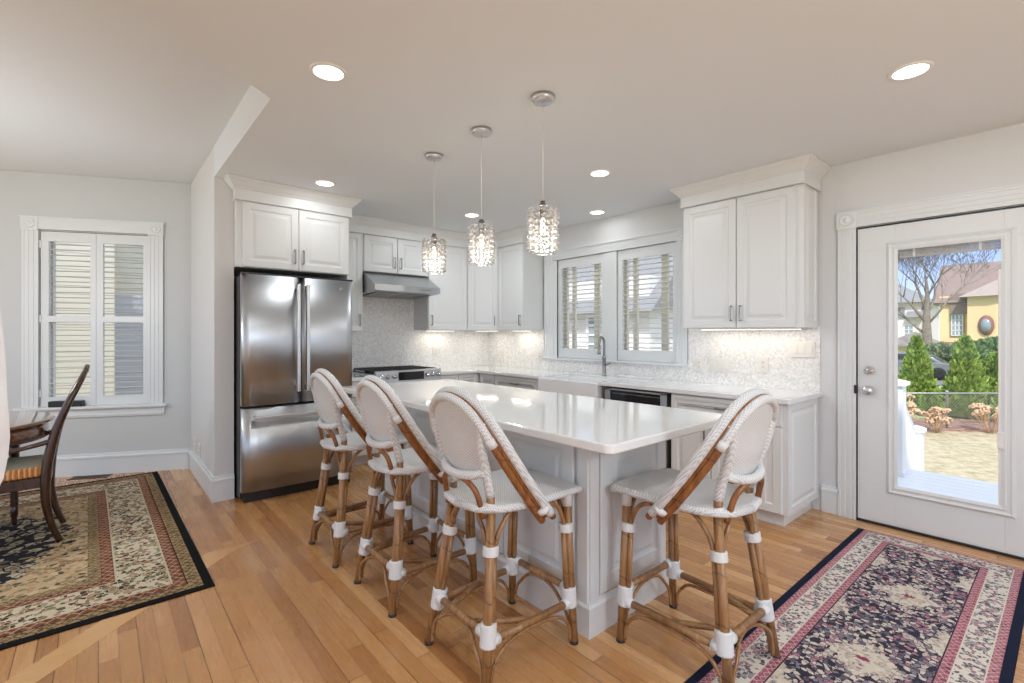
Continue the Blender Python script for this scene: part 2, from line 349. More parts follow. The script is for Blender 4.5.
# ---------------------------------------------------------------- mesh builder
def rotz(a): return Matrix.Rotation(a, 4, 'Z')
def T(x, y, z): return Matrix.Translation((x, y, z))
class MB:
    def __init__(s): s.v = []; s.f = []; s.sm = []; s.M = None
    def add(s, vs, fs, smooth=False, m=None):
        b = len(s.v); m = m if m is not None else s.M
        for p in vs:
            p = Vector(p)
            if m is not None: p = m @ p
            s.v.append(tuple(p))
        for f in fs: s.f.append(tuple(b+i for i in f)); s.sm.append(smooth)
        return s
    def box(s, x0, x1, y0, y1, z0, z1, m=None):
        x0, x1 = min(x0, x1), max(x0, x1); y0, y1 = min(y0, y1), max(y0, y1); z0, z1 = min(z0, z1), max(z0, z1)
        v = [(x0, y0, z0), (x1, y0, z0), (x1, y1, z0), (x0, y1, z0), (x0, y0, z1), (x1, y0, z1), (x1, y1, z1), (x0, y1, z1)]
        return s.add(v, [(3, 2, 1, 0), (4, 5, 6, 7), (0, 1, 5, 4), (1, 2, 6, 5), (2, 3, 7, 6), (3, 0, 4, 7)], False, m)
    def prism(s, poly, z0, z1, m=None, smooth=False):
        n = len(poly); v = [(p[0], p[1], z0) for p in poly]+[(p[0], p[1], z1) for p in poly]
        a = sum(poly[i][0]*poly[(i+1) % n][1]-poly[(i+1) % n][0]*poly[i][1] for i in range(n))
        f = [tuple(range(n))[::-1], tuple(range(n, 2*n))]+[(i, (i+1) % n, n+(i+1) % n, n+i) for i in range(n)]
        if a < 0: f = [q[::-1] for q in f]
        return s.add(v, f, smooth, m)
    def lathe(s, prof, seg=20, m=None, smooth=True):
        """prof: (r, z) from bottom to top"""
        v = []; f = []; n = len(prof)
        for i in range(seg):
            a = 2*math.pi*i/seg
            for r, z in prof: v.append((r*math.cos(a), r*math.sin(a), z))
        for i in range(seg):
            j = (i+1) % seg
            for k in range(n-1): f.append((i*n+k, j*n+k, j*n+k+1, i*n+k+1))
        if prof[0][0] > 1e-6: f.append(tuple(i*n for i in range(seg))[::-1])
        if prof[-1][0] > 1e-6: f.append(tuple(i*n+n-1 for i in range(seg)))
        return s.add(v, f, smooth, m)
    def tube(s, pts, r, seg=10, m=None, smooth=True, spline=0, flat=1.0):
        pts = [Vector(p) for p in pts]; rs = r if isinstance(r, (list, tuple)) else [r]*len(pts)
        if spline: pts, rs = catmull(pts, rs, spline)
        n = len(pts); v = []; f = []; up = None
        for i, p in enumerate(pts):
            d = (pts[min(i+1, n-1)]-pts[max(i-1, 0)]).normalized()
            if up is None:
                up = Vector((0, 0, 1)) if abs(d.z) < 0.9 else Vector((1, 0, 0))
            sx = d.cross(up)
            if sx.length < 1e-6: sx = d.cross(Vector((0, 1, 0)))
            sx.normalize(); up = sx.cross(d).normalized()
            for k in range(seg):
                a = 2*math.pi*k/seg
                v.append(p+sx*(math.cos(a)*rs[i])+up*(math.sin(a)*rs[i]*flat))
        for i in range(n-1):
            for k in range(seg):
                l = (k+1) % seg
                f.append((i*seg+k, i*seg+l, (i+1)*seg+l, (i+1)*seg+k))
        f.append(tuple(range(seg))[::-1]); f.append(tuple((n-1)*seg+k for k in range(seg)))
        f = [q[::-1] for q in f]
        return s.add(v, f, smooth, m)
    def sphere(s, c, r, seg=12, rings=8, m=None, sc=(1, 1, 1)):
        prof = [(r*math.sin(math.pi*i/rings), -r*math.cos(math.pi*i/rings)) for i in range(rings+1)]
        mm = T(*c) @ Matrix.Diagonal((*sc, 1))
        if m is not None: mm = m @ mm
        return s.lathe([(max(a, 0), b) for a, b in prof], seg, mm)
    def grid(s, fn, nu, nv, m=None, smooth=True, thick=None):
        v = [fn(i/nu, j/nv) for i in range(nu+1) for j in range(nv+1)]
        f = [(i*(nv+1)+j, (i+1)*(nv+1)+j, (i+1)*(nv+1)+j+1, i*(nv+1)+j+1) for i in range(nu) for j in range(nv)]
        return s.add(v, f, smooth, m)
    def sweep(s, path, prof, closed=False, m=None):
        """profile (outward, z) swept on a 2D path with mitres; outward = right of the walking direction"""
        n = len(path); P = [Vector(p) for p in path]; v = []; f = []; k = len(prof)
        def nrm(a, b):
            d = (b-a).normalized(); return Vector((d.y, -d.x))
        for i in range(n):
            if closed: n0 = nrm(P[i-1], P[i]); n1 = nrm(P[i], P[(i+1) % n])
            else:
                n0 = nrm(P[max(i-1, 0)], P[max(i-1, 0)+1]); n1 = nrm(P[min(i, n-2)], P[min(i, n-2)+1])
            b = (n0+n1); b = b/(b.dot(n0)) if b.length > 1e-6 else n0
            for o, z in prof: v.append((P[i].x+b.x*o, P[i].y+b.y*o, z))
        rng = range(n) if closed else range(n-1)
        for i in rng:
            j = (i+1) % n
            for q in range(k-1): f.append((i*k+q, j*k+q, j*k+q+1, i*k+q+1))
            f.append((i*k+k-1, j*k+k-1, j*k, i*k))
        if not closed: f.append(tuple(range(k))); f.append(tuple((n-1)*k+q for q in range(k))[::-1])
        return s.add(v, f, False, m)
def catmull(pts, rs, sub):
    P = [pts[0]*2-pts[1]]+pts+[pts[-1]*2-pts[-2]]; Q = [rs[0]]+list(rs)+[rs[-1]]; out = []; ro = []
    for i in range(1, len(P)-2):
        for k in range(sub):
            t = k/sub; a, b, c, d = P[i-1], P[i], P[i+1], P[i+2]
            out.append(0.5*((2*b)+(c-a)*t+(2*a-5*b+4*c-d)*t*t+(3*b-a-3*c+d)*t**3)); ro.append(Q[i]*(1-t)+Q[i+1]*t)
    out.append(pts[-1]); ro.append(rs[-1]); return out, ro

def obj(name, mb, mat, parent=None, bevel=0.0, seg=2, label=None, recalc=True):
    me = bpy.data.meshes.new(name); me.from_pydata(mb.v, [], mb.f)
    for p, sflag in zip(me.polygons, mb.sm): p.use_smooth = sflag
    me.materials.append(M[mat] if isinstance(mat, str) else mat); me.validate(); me.update()
    if recalc:
        bm = bmesh.new(); bm.from_mesh(me); bmesh.ops.recalc_face_normals(bm, faces=bm.faces[:]); bm.to_mesh(me); bm.free()
    o = bpy.data.objects.new(name, me); COL.objects.link(o)
    if parent is not None: o.parent = parent
    if bevel > 0:
        b = o.modifiers.new('bevel', 'BEVEL'); b.width = bevel; b.segments = seg; b.limit_method = 'ANGLE'; b.angle_limit = R(40)
    if label: o['label'] = label
    return o
def thing(name, label, cat, loc=(0, 0, 0), rz=0.0, group=None):
    o = bpy.data.objects.new(name, None); COL.objects.link(o); o.location = loc; o.rotation_euler = (0, 0, rz)
    o.empty_display_size = 0.1
    o['label'] = label; o['category'] = cat
    if group: o['group'] = group
    return o
def tag(o, label, cat, group=None):
    o['label'] = label; o['category'] = cat
    if group: o['group'] = group
    return o
def struct(o, label=None):
    o['kind'] = 'structure'
    if label: o['label'] = label
    return o
def empty_struct(name, loc, rz, label=None):
    o = bpy.data.objects.new(name, None); COL.objects.link(o); o.location = loc; o.rotation_euler = (0, 0, rz); o.empty_display_size = 0.1
    return struct(o, label)
KIDS = {}
def dup(root, loc=None, rz=None, label=None):
    def cp(o, par):
        c = o.copy(); COL.objects.link(c)
        if par is not None: c.parent = par
        for ch in [q for q in ALL if q.parent == o]: cp(ch, c)
        return c
    ALL = list(COL.objects)
    r = cp(root, None)
    if loc is not None: r.location = loc
    if rz is not None: r.rotation_euler = (0, 0, rz)
    if label: r['label'] = label
    return r

# ---------------------------------------------------------------- room shell
DA = R(154.68-180.0)                        # dining wall heading
D0 = Vector((0.684, 5.68, 0))
def holes(mb, x0, x1, z0, z1, t, hs, m=None):
    xs = sorted({x0, x1, *[h[0] for h in hs], *[h[1] for h in hs]}); zs = sorted({z0, z1, *[h[2] for h in hs], *[h[3] for h in hs]})
    for a, b in zip(xs, xs[1:]):
        run = None
        for c, d in zip(zs, zs[1:]):
            inside = any(h[0] <= (a+b)/2 <= h[1] and h[2] <= (c+d)/2 <= h[3] for h in hs)
            if not inside: mb.box(a, b, 0, t, c, d, m)

# floor
fl = MB(); fl.prism([(-4.2, -3.2), (4.31, -3.2), (4.31, 5.5), (0.80, 5.5), (0.80, 5.70), (-3.9, 7.9), (-4.2, 7.9)], -0.12, 0.0)
struct(obj('floor', fl, 'oak'))
# diagonal inlaid board in the floor
sb = MB(); sb.prism([(-0.62, 2.31), (-0.56, 2.21), (0.66, 3.375), (0.80, 3.415), (0.50, 3.415)][::1], 0.0, 0.0015)
def strip_mat():
    t = NT('oak_inlay'); g = t.noise(t.obj(scale=(3, 45, 1), rot=(0, 0, R(-42))), 1.0, 5.0, 0.6)
    t.setp(Base_Color=t.mix(g, (0.72, 0.44, 0.20), (0.56, 0.30, 0.12)), Roughness=0.24); return t.m
M['inlay'] = strip_mat()
struct(obj('trim_1', sb, 'inlay'), 'diagonal oak board inlaid across the strip floor')

# right wall (X = 4.13), holes: sink windows, glass door
wl = MB(); mR = Matrix(((0, 1, 0, 4.13), (-1, 0, 0, 0), (0, 0, 1, 0), (0, 0, 0, 1)))  # local x -> -Y, local y -> +X
holes(wl, -5.30, 3.2, 0, ZC, 0.18, [(-3.955, -3.265, 1.05, 2.20), (-3.10, -2.41, 1.05, 2.20), (-1.0, -0.03, 0.0, 2.085)], mR)
struct(obj('wall_right', wl, 'wall'))
wb_ = MB(); wb_.box(0.80, 4.31, 5.30, 5.48, 0, ZC); struct(obj('wall_back', wb_, 'wall'))
# return wall beside the fridge, and header down to the kitchen ceiling
wr_ = MB(); wr_.box(0.695, 0.832, 4.42, 5.76, 0, ZD); struct(obj('wall_return', wr_, 'wall'))
# dining wall with one window
mD = T(*D0) @ rotz(DA)
wd = MB(); holes(wd, -5.2, 0.06, 0, ZD, 0.18, [(-1.212, -0.345, 0.66, 2.285)], mD)
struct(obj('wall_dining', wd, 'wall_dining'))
# ceilings
kc = MB(); kc.prism([(0.8, 5.48), (0.8, 4.42), (0.695, 4.42), (0.69, 2.757), (-2.8, -0.03), (-2.8, -3.2), (4.31, -3.2), (4.31, 5.48)], ZC, ZC+0.25)
struct(obj('ceiling', kc, 'ceiling'))
dc = MB(); dc.box(-4.2, 0.9, -1.0, 8.0, ZD+0.002, ZD+0.2); struct(obj('ceiling_dining', dc, 'ceiling'))

BB = [(0.0, 0.0), (0.016, 0.0), (0.016, 0.155), (0.024, 0.158), (0.024, 0.172), (0.014, 0.182), (0.012, 0.198), (0.0, 0.2)]
b = MB(); b.sweep([(0.695, 5.66), (0.695, 4.42), (0.832, 4.42)], BB)
# walking -Y then +X: outward is to the west, then south
struct(obj('baseboard_return', b, 'trim'))
b = MB(); p0 = mD @ Vector((-3.6, 0, 0)); p1 = mD @ Vector((0.0, 0, 0)); b.sweep([(p0.x, p0.y), (p1.x, p1.y)], BB); struct(obj('baseboard_dining', b, 'trim'))
b = MB(); b.sweep([(4.13, 1.215), (4.13, 1.10)], BB)
struct(obj('baseboard_right', b, 'trim'))

# fluted casing board along local x or z, front face towards local -y
def casing(mb, x0, x1, z0, z1, y, th, vertical, m=None, flutes=3):
    mb.box(x0, x1, y-th*0.8, y, z0, z1, m)
    a, c = (x0, x1) if vertical else (z0, z1); w = (c-a)/(flutes*2+1)
    for i in range(flutes+1):
        u0, u1 = a+2*i*w, a+(2*i+1)*w
        if vertical: mb.box(u0, u1, y-th, y, z0, z1, m)
        else: mb.box(x0, x1, y-th, y, u0, u1, m)
def block(mb, x0, x1, z0, z1, y, th, m=None):
    mb.box(x0, x1, y-th, y, z0, z1, m); cx, cz, r = (x0+x1)/2, (z0+z1)/2, min(x1-x0, z1-z0)*0.36
    mm = T(cx, y-th, cz) @ Matrix.Rotation(R(90), 4, 'X')
    if m is not None: mm = m @ mm
    mb.lathe([(r, 0), (r, 0.005), (r*0.8, 0.006), (r*0.72, 0.001), (r*0.5, 0.001), (r*0.4, 0.006), (r*0.15, 0.009), (0, 0.009)], 20, mm)

# ---- plantation shutter
def shutter(name, label, cat, x0, x1, z0, z1, y, openings, parent_m, pitch, tilt, grp=None, hinge=True):
    """frame with louvre openings [(x0,x1,z0,z1)] in local wall coordinates"""
    o = thing(name, label, cat, parent_m.to_translation(), parent_m.to_euler().z, grp)
    fr = MB(); xs = sorted({x0, x1, *[q[0] for q in openings], *[q[1] for q in openings]}); zs = sorted({z0, z1, *[q[2] for q in openings], *[q[3] for q in openings]})
    for a, b2 in zip(xs, xs[1:]):
        for c, d in zip(zs, zs[1:]):
            if not any(h[0] <= (a+b2)/2 <= h[1] and h[2] <= (c+d)/2 <= h[3] for h in openings): fr.box(a, b2, y, y+0.03, c, d)
    obj('shutter_frame', fr, 'trim', o, 0)
    for (a, b2, c, d) in openings:
        lv = MB(); n = int(round((d-c)/pitch)); st = (d-c)/n
        for i in range(n):
            cz = c+(i+0.5)*st; mm = T((a+b2)/2, y+0.016, cz) @ Matrix.Rotation(tilt, 4, 'X'); hw = (b2-a)/2-0.002
            poly = [(-0.027, 0), (-0.018, 0.0035), (0, 0.0048), (0.018, 0.0035), (0.027, 0), (0.018, -0.0035), (0, -0.0048), (-0.018, -0.0035)]
            m2 = mm @ Matrix(((0, 0, 1, 0), (1, 0, 0, 0), (0, 1, 0, 0), (0, 0, 0, 1)))
            lv.prism(poly, -hw, hw, m2)
        obj('louvers', lv, 'trim', o)
    if hinge:
        for zz in (z0+0.12, (z0+z1)/2, z1-0.12):
            h = MB(); hx = x0 if hinge == 'L' else x1
            h.box(hx-0.012, hx+0.006, y-0.008, y+0.002, zz-0.035, zz+0.035); obj('hinge', h, 'trim', o)
    return o

# ---- sink window (structure): casings, sill, mullion, sash, glass
w1 = empty_struct('window_1', (4.13, 0, 0), R(-90), 'double window over the sink with fluted casing')
c = MB()
casing(c, -4.165, -3.955, 1.05, 2.20, 0, 0.02, True); casing(c, -2.41, -2.295, 1.05, 2.20, 0, 0.02, True)
c.box(-3.265, -3.10, -0.012, 0.05, 1.05, 2.20)
obj('window_frame', c, 'trim', w1)
c = MB(); casing(c, -3.955-0.08, -2.41, 2.205, 2.30, 0, 0.022, False); c.box(-4.18, -2.28, -0.035, 0, 2.30, 2.315)
block(c, -4.165, -4.035, 2.20, 2.31, 0, 0.028); block(c, -2.41, -2.29, 2.20, 2.31, 0, 0.028)
obj('window_head', c, 'trim', w1)
c = MB(); c.box(-4.18, -2.285, -0.045, 0.16, 1.03, 1.052); obj('window_sill', c, 'trim', w1, 0.004)
for (a, b2) in ((-3.955, -3.265), (-3.10, -2.41)):
    c = MB(); c.box(a, b2, 0.10, 0.14, 1.05, 1.10); c.box(a, b2, 0.10, 0.14, 2.14, 2.20); c.box(a, a+0.05, 0.10, 0.14, 1.05, 2.2); c.box(b2-0.05, b2, 0.10, 0.14, 1.05, 2.2)
    q = (b2-a)
    c.box(a+q*0.18, a+q*0.25, 0.11, 0.14, 1.05, 2.2); c.box(a+q*0.66, a+q*0.76, 0.11, 0.14, 1.05, 2.2)
    obj('sash', c, 'cream_sash', w1)
    c = MB(); c.box(a+0.03, b2-0.03, 0.145, 0.149, 1.06, 2.19); obj('glass', c, 'pane', w1)
mW1 = T(4.13, 0, 0) @ rotz(R(-90))
shutter('plantation_shutter', 'white louvered shutter in the left half of the sink window, behind the faucet', 'shutter', -3.955, -3.265, 1.055, 2.198, 0.006, [(-3.904, -3.314, 1.165, 2.10)], mW1, 0.05, R(-2), 'louvered shutters over the sink', 'L')
shutter('plantation_shutter', 'white louvered shutter in the right half of the sink window, beside the large wall cabinet', 'shutter', -3.10, -2.41, 1.055, 2.198, 0.006, [(-3.035, -2.457, 1.165, 2.10)], mW1, 0.05, R(-2), 'louvered shutters over the sink', 'R')

# ---- dining window
w2 = empty_struct('window_2', tuple(D0), DA, 'dining room window with fluted casing and corner blocks')
c = MB(); casing(c, -1.335, -1.212, 0.655, 2.29, 0, 0.02, True); casing(c, -0.345, -0.222, 0.655, 2.29, 0, 0.02, True)
obj('window_frame', c, 'trim', w2)
c = MB(); casing(c, -1.212, -0.345, 2.295, 2.40, 0, 0.022, False); c.box(-1.35, -0.21, -0.032, 0, 2.40, 2.412)
block(c, -1.34, -1.212, 2.285, 2.405, 0, 0.028); block(c, -0.345, -0.217, 2.285, 2.405, 0, 0.028)
obj('window_head', c, 'trim', w2)
c = MB(); c.box(-1.38, -0.185, -0.06, 0.16, 0.63, 0.655); c.box(-1.35, -0.21, -0.018, 0, 0.545, 0.63); c.box(-1.35, -0.21, -0.024, 0, 0.56, 0.575)
obj('window_sill', c, 'trim', w2, 0.004)
c = MB(); a, b2 = -1.212, -0.345
c.box(a, b2, 0.10, 0.14, 0.655, 0.72); c.box(a, b2, 0.10, 0.14, 2.23, 2.29); c.box(a, a+0.05, 0.10, 0.14, 0.655, 2.29); c.box(b2-0.05, b2, 0.10, 0.14, 0.655, 2.29); c.box(a, b2, 0.10, 0.14, 1.44, 1.50)
obj('sash', c, 'trim', w2)
c = MB(); c.box(a+0.03, b2-0.03, 0.145, 0.149, 0.67, 2.28); obj('glass', c, 'pane_matte', w2)
mW2 = T(*D0) @ rotz(DA)
shutter('plantation_shutter', 'left white louvered shutter leaf of the dining room window', 'shutter', -1.205, -0.778, 0.66, 2.28, 0.004, [(-1.145, -0.822, 0.745, 1.442), (-1.145, -0.822, 1.498, 2.19)], mW2, 0.0503, R(-1), 'louvered shutters of the dining window', 'L')
shutter('plantation_shutter', 'right white louvered shutter leaf of the dining room window', 'shutter', -0.775, -0.35, 0.66, 2.28, 0.004, [(-0.722, -0.395, 0.745, 1.442), (-0.722, -0.395, 1.498, 2.19)], mW2, 0.0503, R(-1), 'louvered shutters of the dining window', 'R')

# ---- exterior door
d1 = empty_struct('door_1', (4.13, 0.995, 0), R(-90), 'white patio door with a full glass lite')
c = MB(); casing(c, -0.112, 0.0, 0.0, 2.09, 0, 0.024, True); block(c, -0.118, 0.006, 2.09, 2.215, 0, 0.032)
casing(c, 0.006, 0.97, 2.095, 2.205, 0, 0.024, False); c.box(-0.118, 1.1, -0.03, 0, 2.205, 2.215); casing(c, 0.97, 1.08, 0.0, 2.09, 0, 0.024, True); block(c, 0.966, 1.09, 2.09, 2.215, 0, 0.032)
obj('door_frame', c, 'trim', d1)
c = MB(); holes(c, 0.006, 0.955, 0.015, 2.078, 0.045, [(0.222, 0.742, 0.285, 1.915)], T(0, -0.008, 0)); obj('door_panel', c, 'trim', d1, 0.002)
c = MB()
# moulded frame of the lite (rectangular sweep in the local XZ plane)
mV = Matrix(((1, 0, 0, 0), (0, 0, -1, -0.008), (0, 1, 0, 0), (0, 0, 0, 1)))
c.sweep([(0.230, 0.290), (0.733, 0.290), (0.733, 1.905), (0.230, 1.905)], [(-0.002, 0.002), (-0.005, 0.012), (0.012, 0.018), (0.02, 0.012), (0.032, 0.012), (0.042, 0.018), (0.05, 0.010), (0.06, 0.0), (-0.004, -0.003)], True, mV)
obj('lite_frame', c, 'trim', d1)
c = MB(); c.box(0.235, 0.735, 0.004, 0.008, 0.29, 1.905); obj('glass', c, 'pane', d1)
c = MB(); c.box(0.24, 0.73, 0.012, 0.028, 1.848, 1.862)
for k in range(5): c.box(0.24, 0.73, 0.012, 0.030, 1.866+k*0.009, 1.871+k*0.009)
obj('blind', c, plain('blind_slats', (0.45, 0.45, 0.44), 0.5), d1)
c = MB(); c.box(0.31, 0.322, 0.009, 0.03, 1.85, 1.905); c.box(0.63, 0.642, 0.009, 0.03, 1.85, 1.905); obj('blind_clip', c, 'trim', d1)
c = MB(); c.box(0.716, 0.738, -0.020, -0.006, 0.30, 1.72); c.box(0.712, 0.742, -0.034, -0.010, 0.64, 0.74); obj('blind_slider', c, 'plastic', d1, 0.003)
def knobpart(name, z, prof, mat):
    c = MB(); c.lathe(prof, 24, T(0.075, -0.008, z) @ Matrix.Rotation(R(90), 4, 'X')); return obj(name, c, mat, d1)
knobpart('deadbolt', 1.073, [(0.033, 0), (0.033, 0.006), (0.027, 0.014), (0.02, 0.02), (0, 0.02)], 'chrome')
c = MB(); c.box(0.045, 0.105, -0.042, -0.028, 1.066, 1.080, T(0.075, 0, 1.073) @ Matrix.Rotation(R(-25), 4, 'Y') @ T(-0.075, 0, -1.073)); obj('thumb_turn', c, 'chrome', d1, 0.003)
knobpart('door_handle', 0.932, [(0.034, 0), (0.034, 0.006), (0.014, 0.014), (0.013, 0.03), (0.026, 0.038), (0.031, 0.05), (0.027, 0.062), (0.012, 0.067), (0, 0.067)], 'chrome')
c = MB(); c.box(-0.012, 0.004, -0.030, -0.006, 0.905, 0.965); obj('strike_plate', c, 'black', d1, 0.003)
c = MB(); c.box(-0.0, 0.97, -0.02, 0.17, 0.0, 0.014); obj('threshold', c, 'black', d1)
c = MB(); c.box(0.955, 0.965, -0.006, 0.10, 0.0, 2.085); c.box(0.0, 0.006, -0.004, 0.10, 0.0, 2.085); c.box(0.0, 0.965, -0.004, 0.10, 2.08, 2.09); obj('door_seal', c, 'black', d1)

# ---- backsplash
bs = MB(); bs.box(1.76, 4.13, 5.285, 5.30, CT, 1.80); struct(obj('trim_2', bs, 'mosaic'), 'pearl mosaic backsplash behind the range')
bs = MB(); bs.box(4.115, 4.13, 1.225, 2.29, CT, 1.39); bs.box(4.115, 4.13, 2.29, 4.18, CT, 1.03); bs.box(4.115, 4.13, 4.18, 5.285, CT, 1.39)
struct(obj('trim_3', bs, 'mosaic'), 'pearl mosaic backsplash under the sink window')

# ---------------------------------------------------------------- cabinets
def raised(mb, w, h, t, m, rail=0.055, flat=False):
    """raised panel door front: lies in local XZ, front towards -y, back face at y=0"""
    L = [(0.0, 0.0), (0.0, -t+0.003), (0.003, -t), (rail, -t), (rail+0.006, -t+0.007), (rail+0.014, -t+0.008)]
    if w > 2*rail+0.10 and h > 2*rail+0.06 and not flat: L += [(rail+0.022, -t+0.008), (rail+0.045, -t+0.001), (rail+0.049, -t+0.001)]
    v = []; f = []
    for ins, y in L: v += [(ins, y, ins), (w-ins, y, ins), (w-ins, y, h-ins), (ins, y, h-ins)]
    for i in range(len(L)-1):
        for k in range(4):
            l = (k+1) % 4; f.append((i*4+k, i*4+l, i*4+4+l, i*4+4+k))
    e_ = (len(L)-1)*4; f.append((e_, e_+1, e_+2, e_+3)); f.append((3, 2, 1, 0))
    mb.add(v, f, False, m)
def pull(parent, x, z, vertical=True, ln=0.12, y=-0.02):
    c = MB(); h = ln/2
    if vertical:
        c.box(x-0.005, x+0.005, y-0.034, y-0.024, z-h, z+h); c.box(x-0.005, x+0.005, y-0.03, y, z-h, z-h+0.01); c.box(x-0.005, x+0.005, y-0.03, y, z+h-0.01, z+h)
    else:
        c.box(x-h, x+h, y-0.034, y-0.024, z-0.005, z+0.005); c.box(x-h, x-h+0.01, y-0.03, y, z-0.005, z+0.005); c.box(x+h-0.01, x+h, y-0.03, y, z-0.005, z+0.005)
    return obj('handle', c, 'nickel', parent, 0.0015)
def cabinet(name, label, cat, loc, rz, w, d, z0, z1, fronts, toe=False, grp=None, ends=(), wing=None, mat='cab'):
    o = thing(name, label, cat, (loc[0], loc[1], 0), rz, grp)
    c = MB()
    if wing: c.prism(wing, z0, z1)
    else: c.box(0, w, 0, d, z0, z1)
    if toe: c.box(0.0, w-(0.04 if 'R' in ends else 0), 0.07, d, 0.0, z0)
    obj('body', c, mat, o)
    for fr in fronts:
        kind, a, b2, c0, c1 = fr[:5]; c = MB(); g = 0.0018
        raised(c, (b2-a)-2*g, (c1-c0)-2*g, 0.02, T(a+g, 0, c0+g), 0.055 if kind == 'door' else (0.032 if c1-c0 < 0.2 else 0.05))
        dd = obj('door' if kind == 'door' else 'drawer', c, mat, o)
        h = fr[5] if len(fr) > 5 else None
        if h == 'L': pull(dd, a+0.035, c0+0.115)
        elif h == 'R': pull(dd, b2-0.035, c0+0.115)
        elif h == 'TL': pull(dd, a+0.035, c1-0.115)
        elif h == 'TR': pull(dd, b2-0.035, c1-0.115)
        elif h == 'H': pull(dd, (a+b2)/2, (c0+c1)/2, False, 0.13)
        elif h == 'HR': pull(dd, b2-0.22, (c0+c1)/2, False, 0.13)
    for e_ in ends:
        c = MB()
        if e_ == 'R': mm = T(w, 0, z0) @ rotz(R(90))
        else: mm = T(0, d, z0) @ rotz(R(-90))
        raised(c, d-0.01, z1-z0, 0.014, mm, 0.05); obj('end_panel', c, mat, o)
    return o
YB = 5.285
UZ0, UZ1 = 1.378, 2.40
cabinet('wall_cabinet', 'white two-door cabinet above the refrigerator', 'cabinet', (0.834, 4.35), 0, 0.926, 0.93, 1.872, 2.47,
        [('door', 0.042, 0.474, 1.875, 2.402, 'R'), ('door', 0.474, 0.915, 1.875, 2.402, 'L')])
fp = MB(); fp.box(1.742, 1.762, 4.36, YB, 0.0, 1.872); tag(obj('fridge_end_panel', fp, 'cab'), 'tall white panel closing the right side of the refrigerator', 'panel')
cabinet('wall_cabinet', 'narrow tall white wall cabinet between refrigerator and range hood', 'cabinet', (1.765, 4.95), 0, 0.385, 0.333, 1.36, 2.47, [('door', 0.01, 0.375, 1.362, 2.402, 'R')])
cabinet('wall_cabinet', 'short two-door white cabinet above the range hood', 'cabinet', (2.152, 4.95), 0, 0.795, 0.333, 2.005, 2.47,
        [('door', 0.004, 0.396, 2.008, 2.402, 'R'), ('door', 0.400, 0.792, 2.008, 2.402, 'L')])
cabinet('wall_cabinet', 'single-door white wall cabinet right of the range hood', 'cabinet', (2.95, 4.95), 0, 0.565, 0.333, UZ0, 2.47, [('door', 0.004, 0.555, UZ0, 2.402, 'L')])
s45 = math.sqrt(0.5)
cc = cabinet('corner_wall_cabinet', 'diagonal white corner wall cabinet', 'cabinet', (3.52, 4.95), R(-45), 0.396, 0.3, UZ0, 2.47,
        [('door', 0.008, 0.388, UZ0, 2.402, 'R')], wing=[(0, 0), (0.396, 0), (0.396+0.33*s45-0.012, 0.33*s45-0.012), (0.198, 0.63), (-0.33*s45+0.012, 0.33*s45-0.012)])
cabinet('wall_cabinet', 'single-door white wall cabinet left of the sink window', 'cabinet', (3.80, 4.67), R(-90), 0.475, 0.313, UZ0, 2.47, [('door', 0.004, 0.472, UZ0, 2.402, 'R')])
cabinet('wall_cabinet', 'large two-door white wall cabinet between the sink window and the glass door', 'cabinet', (3.81, 2.162), R(-90), 0.915, 0.303, UZ0, 2.47,
        [('door', 0.006, 0.455, UZ0, 2.40, 'R'), ('door', 0.458, 0.88, UZ0, 2.40, 'L')], ends=('R',))
# crown mouldings
CR = [(0.0, 2.405), (0.012, 2.402), (0.018, 2.410), (0.012, 2.414), (0.012, 2.492), (0.020, 2.496), (0.024, 2.505), (0.038, 2.518), (0.058, 2.542), (0.068, 2.550), (0.072, 2.560), (0.078, 2.564), (0.078, ZC-0.001), (0.0, ZC-0.001)]
c = MB(); c.sweep([(0.834, 4.415), (0.834, 4.335), (1.762, 4.335), (1.762, 4.93), (3.512, 4.93), (3.78, 4.662), (3.78, 4.195), (4.125, 4.195)], CR)
struct(obj('trim_4', c, 'cab'), 'white crown molding over the refrigerator and corner wall cabinets')
c = MB(); c.sweep([(4.125, 2.162), (3.79, 2.162), (3.79, 1.233), (4.125, 1.233)], CR)
struct(obj('trim_5', c, 'cab'), 'white crown molding over the large cabinet near the glass door')
# base cabinets: right run, front plane X = 3.50, local x runs towards the camera
bz = CT-0.038
def rb(name, label, ya, yb, fronts, ends=(), toe=True):
    return cabinet(name, label, 'cabinet', (3.52, ya), R(-90), ya-yb, 0.59, 0.10, bz, fronts, toe, ends=ends)
rb('base_cabinet', 'narrow white base cabinet in the kitchen corner', 4.695, 4.385, [('drawer', 0.035, 0.305, 0.70, bz-0.005), ('door', 0.035, 0.305, 0.105, 0.69, 'TR')])
rb('base_cabinet', 'white drawer base cabinet left of the farmhouse sink', 4.38, 3.63, [('drawer', 0.01, 0.735, 0.70, bz-0.005, 'H'), ('drawer', 0.01, 0.735, 0.41, 0.69, 'H'), ('drawer', 0.01, 0.735, 0.105, 0.40, 'H')])
o = cabinet('sink_base_cabinet', 'white base cabinet under the farmhouse sink', 'cabinet', (3.52, 3.625), R(-90), 0.845, 0.59, 0.10, 0.64, [('door', 0.0, 0.42, 0.105, 0.63, 'TR'), ('door', 0.425, 0.845, 0.105, 0.63, 'TL')], True)
rb('base_cabinet', 'white base cabinet with wide top drawer at the end of the sink counter', 2.098, 1.245,
   [('drawer', 0.0, 0.66, 0.70, bz-0.008, 'HR'), ('drawer', 0.665, 0.83, 0.70, bz-0.008), ('door', 0.0, 0.33, 0.105, 0.69, 'TR'), ('door', 0.335, 0.66, 0.105, 0.69, 'TL'), ('door', 0.665, 0.83, 0.105, 0.69)], ends=('R',))
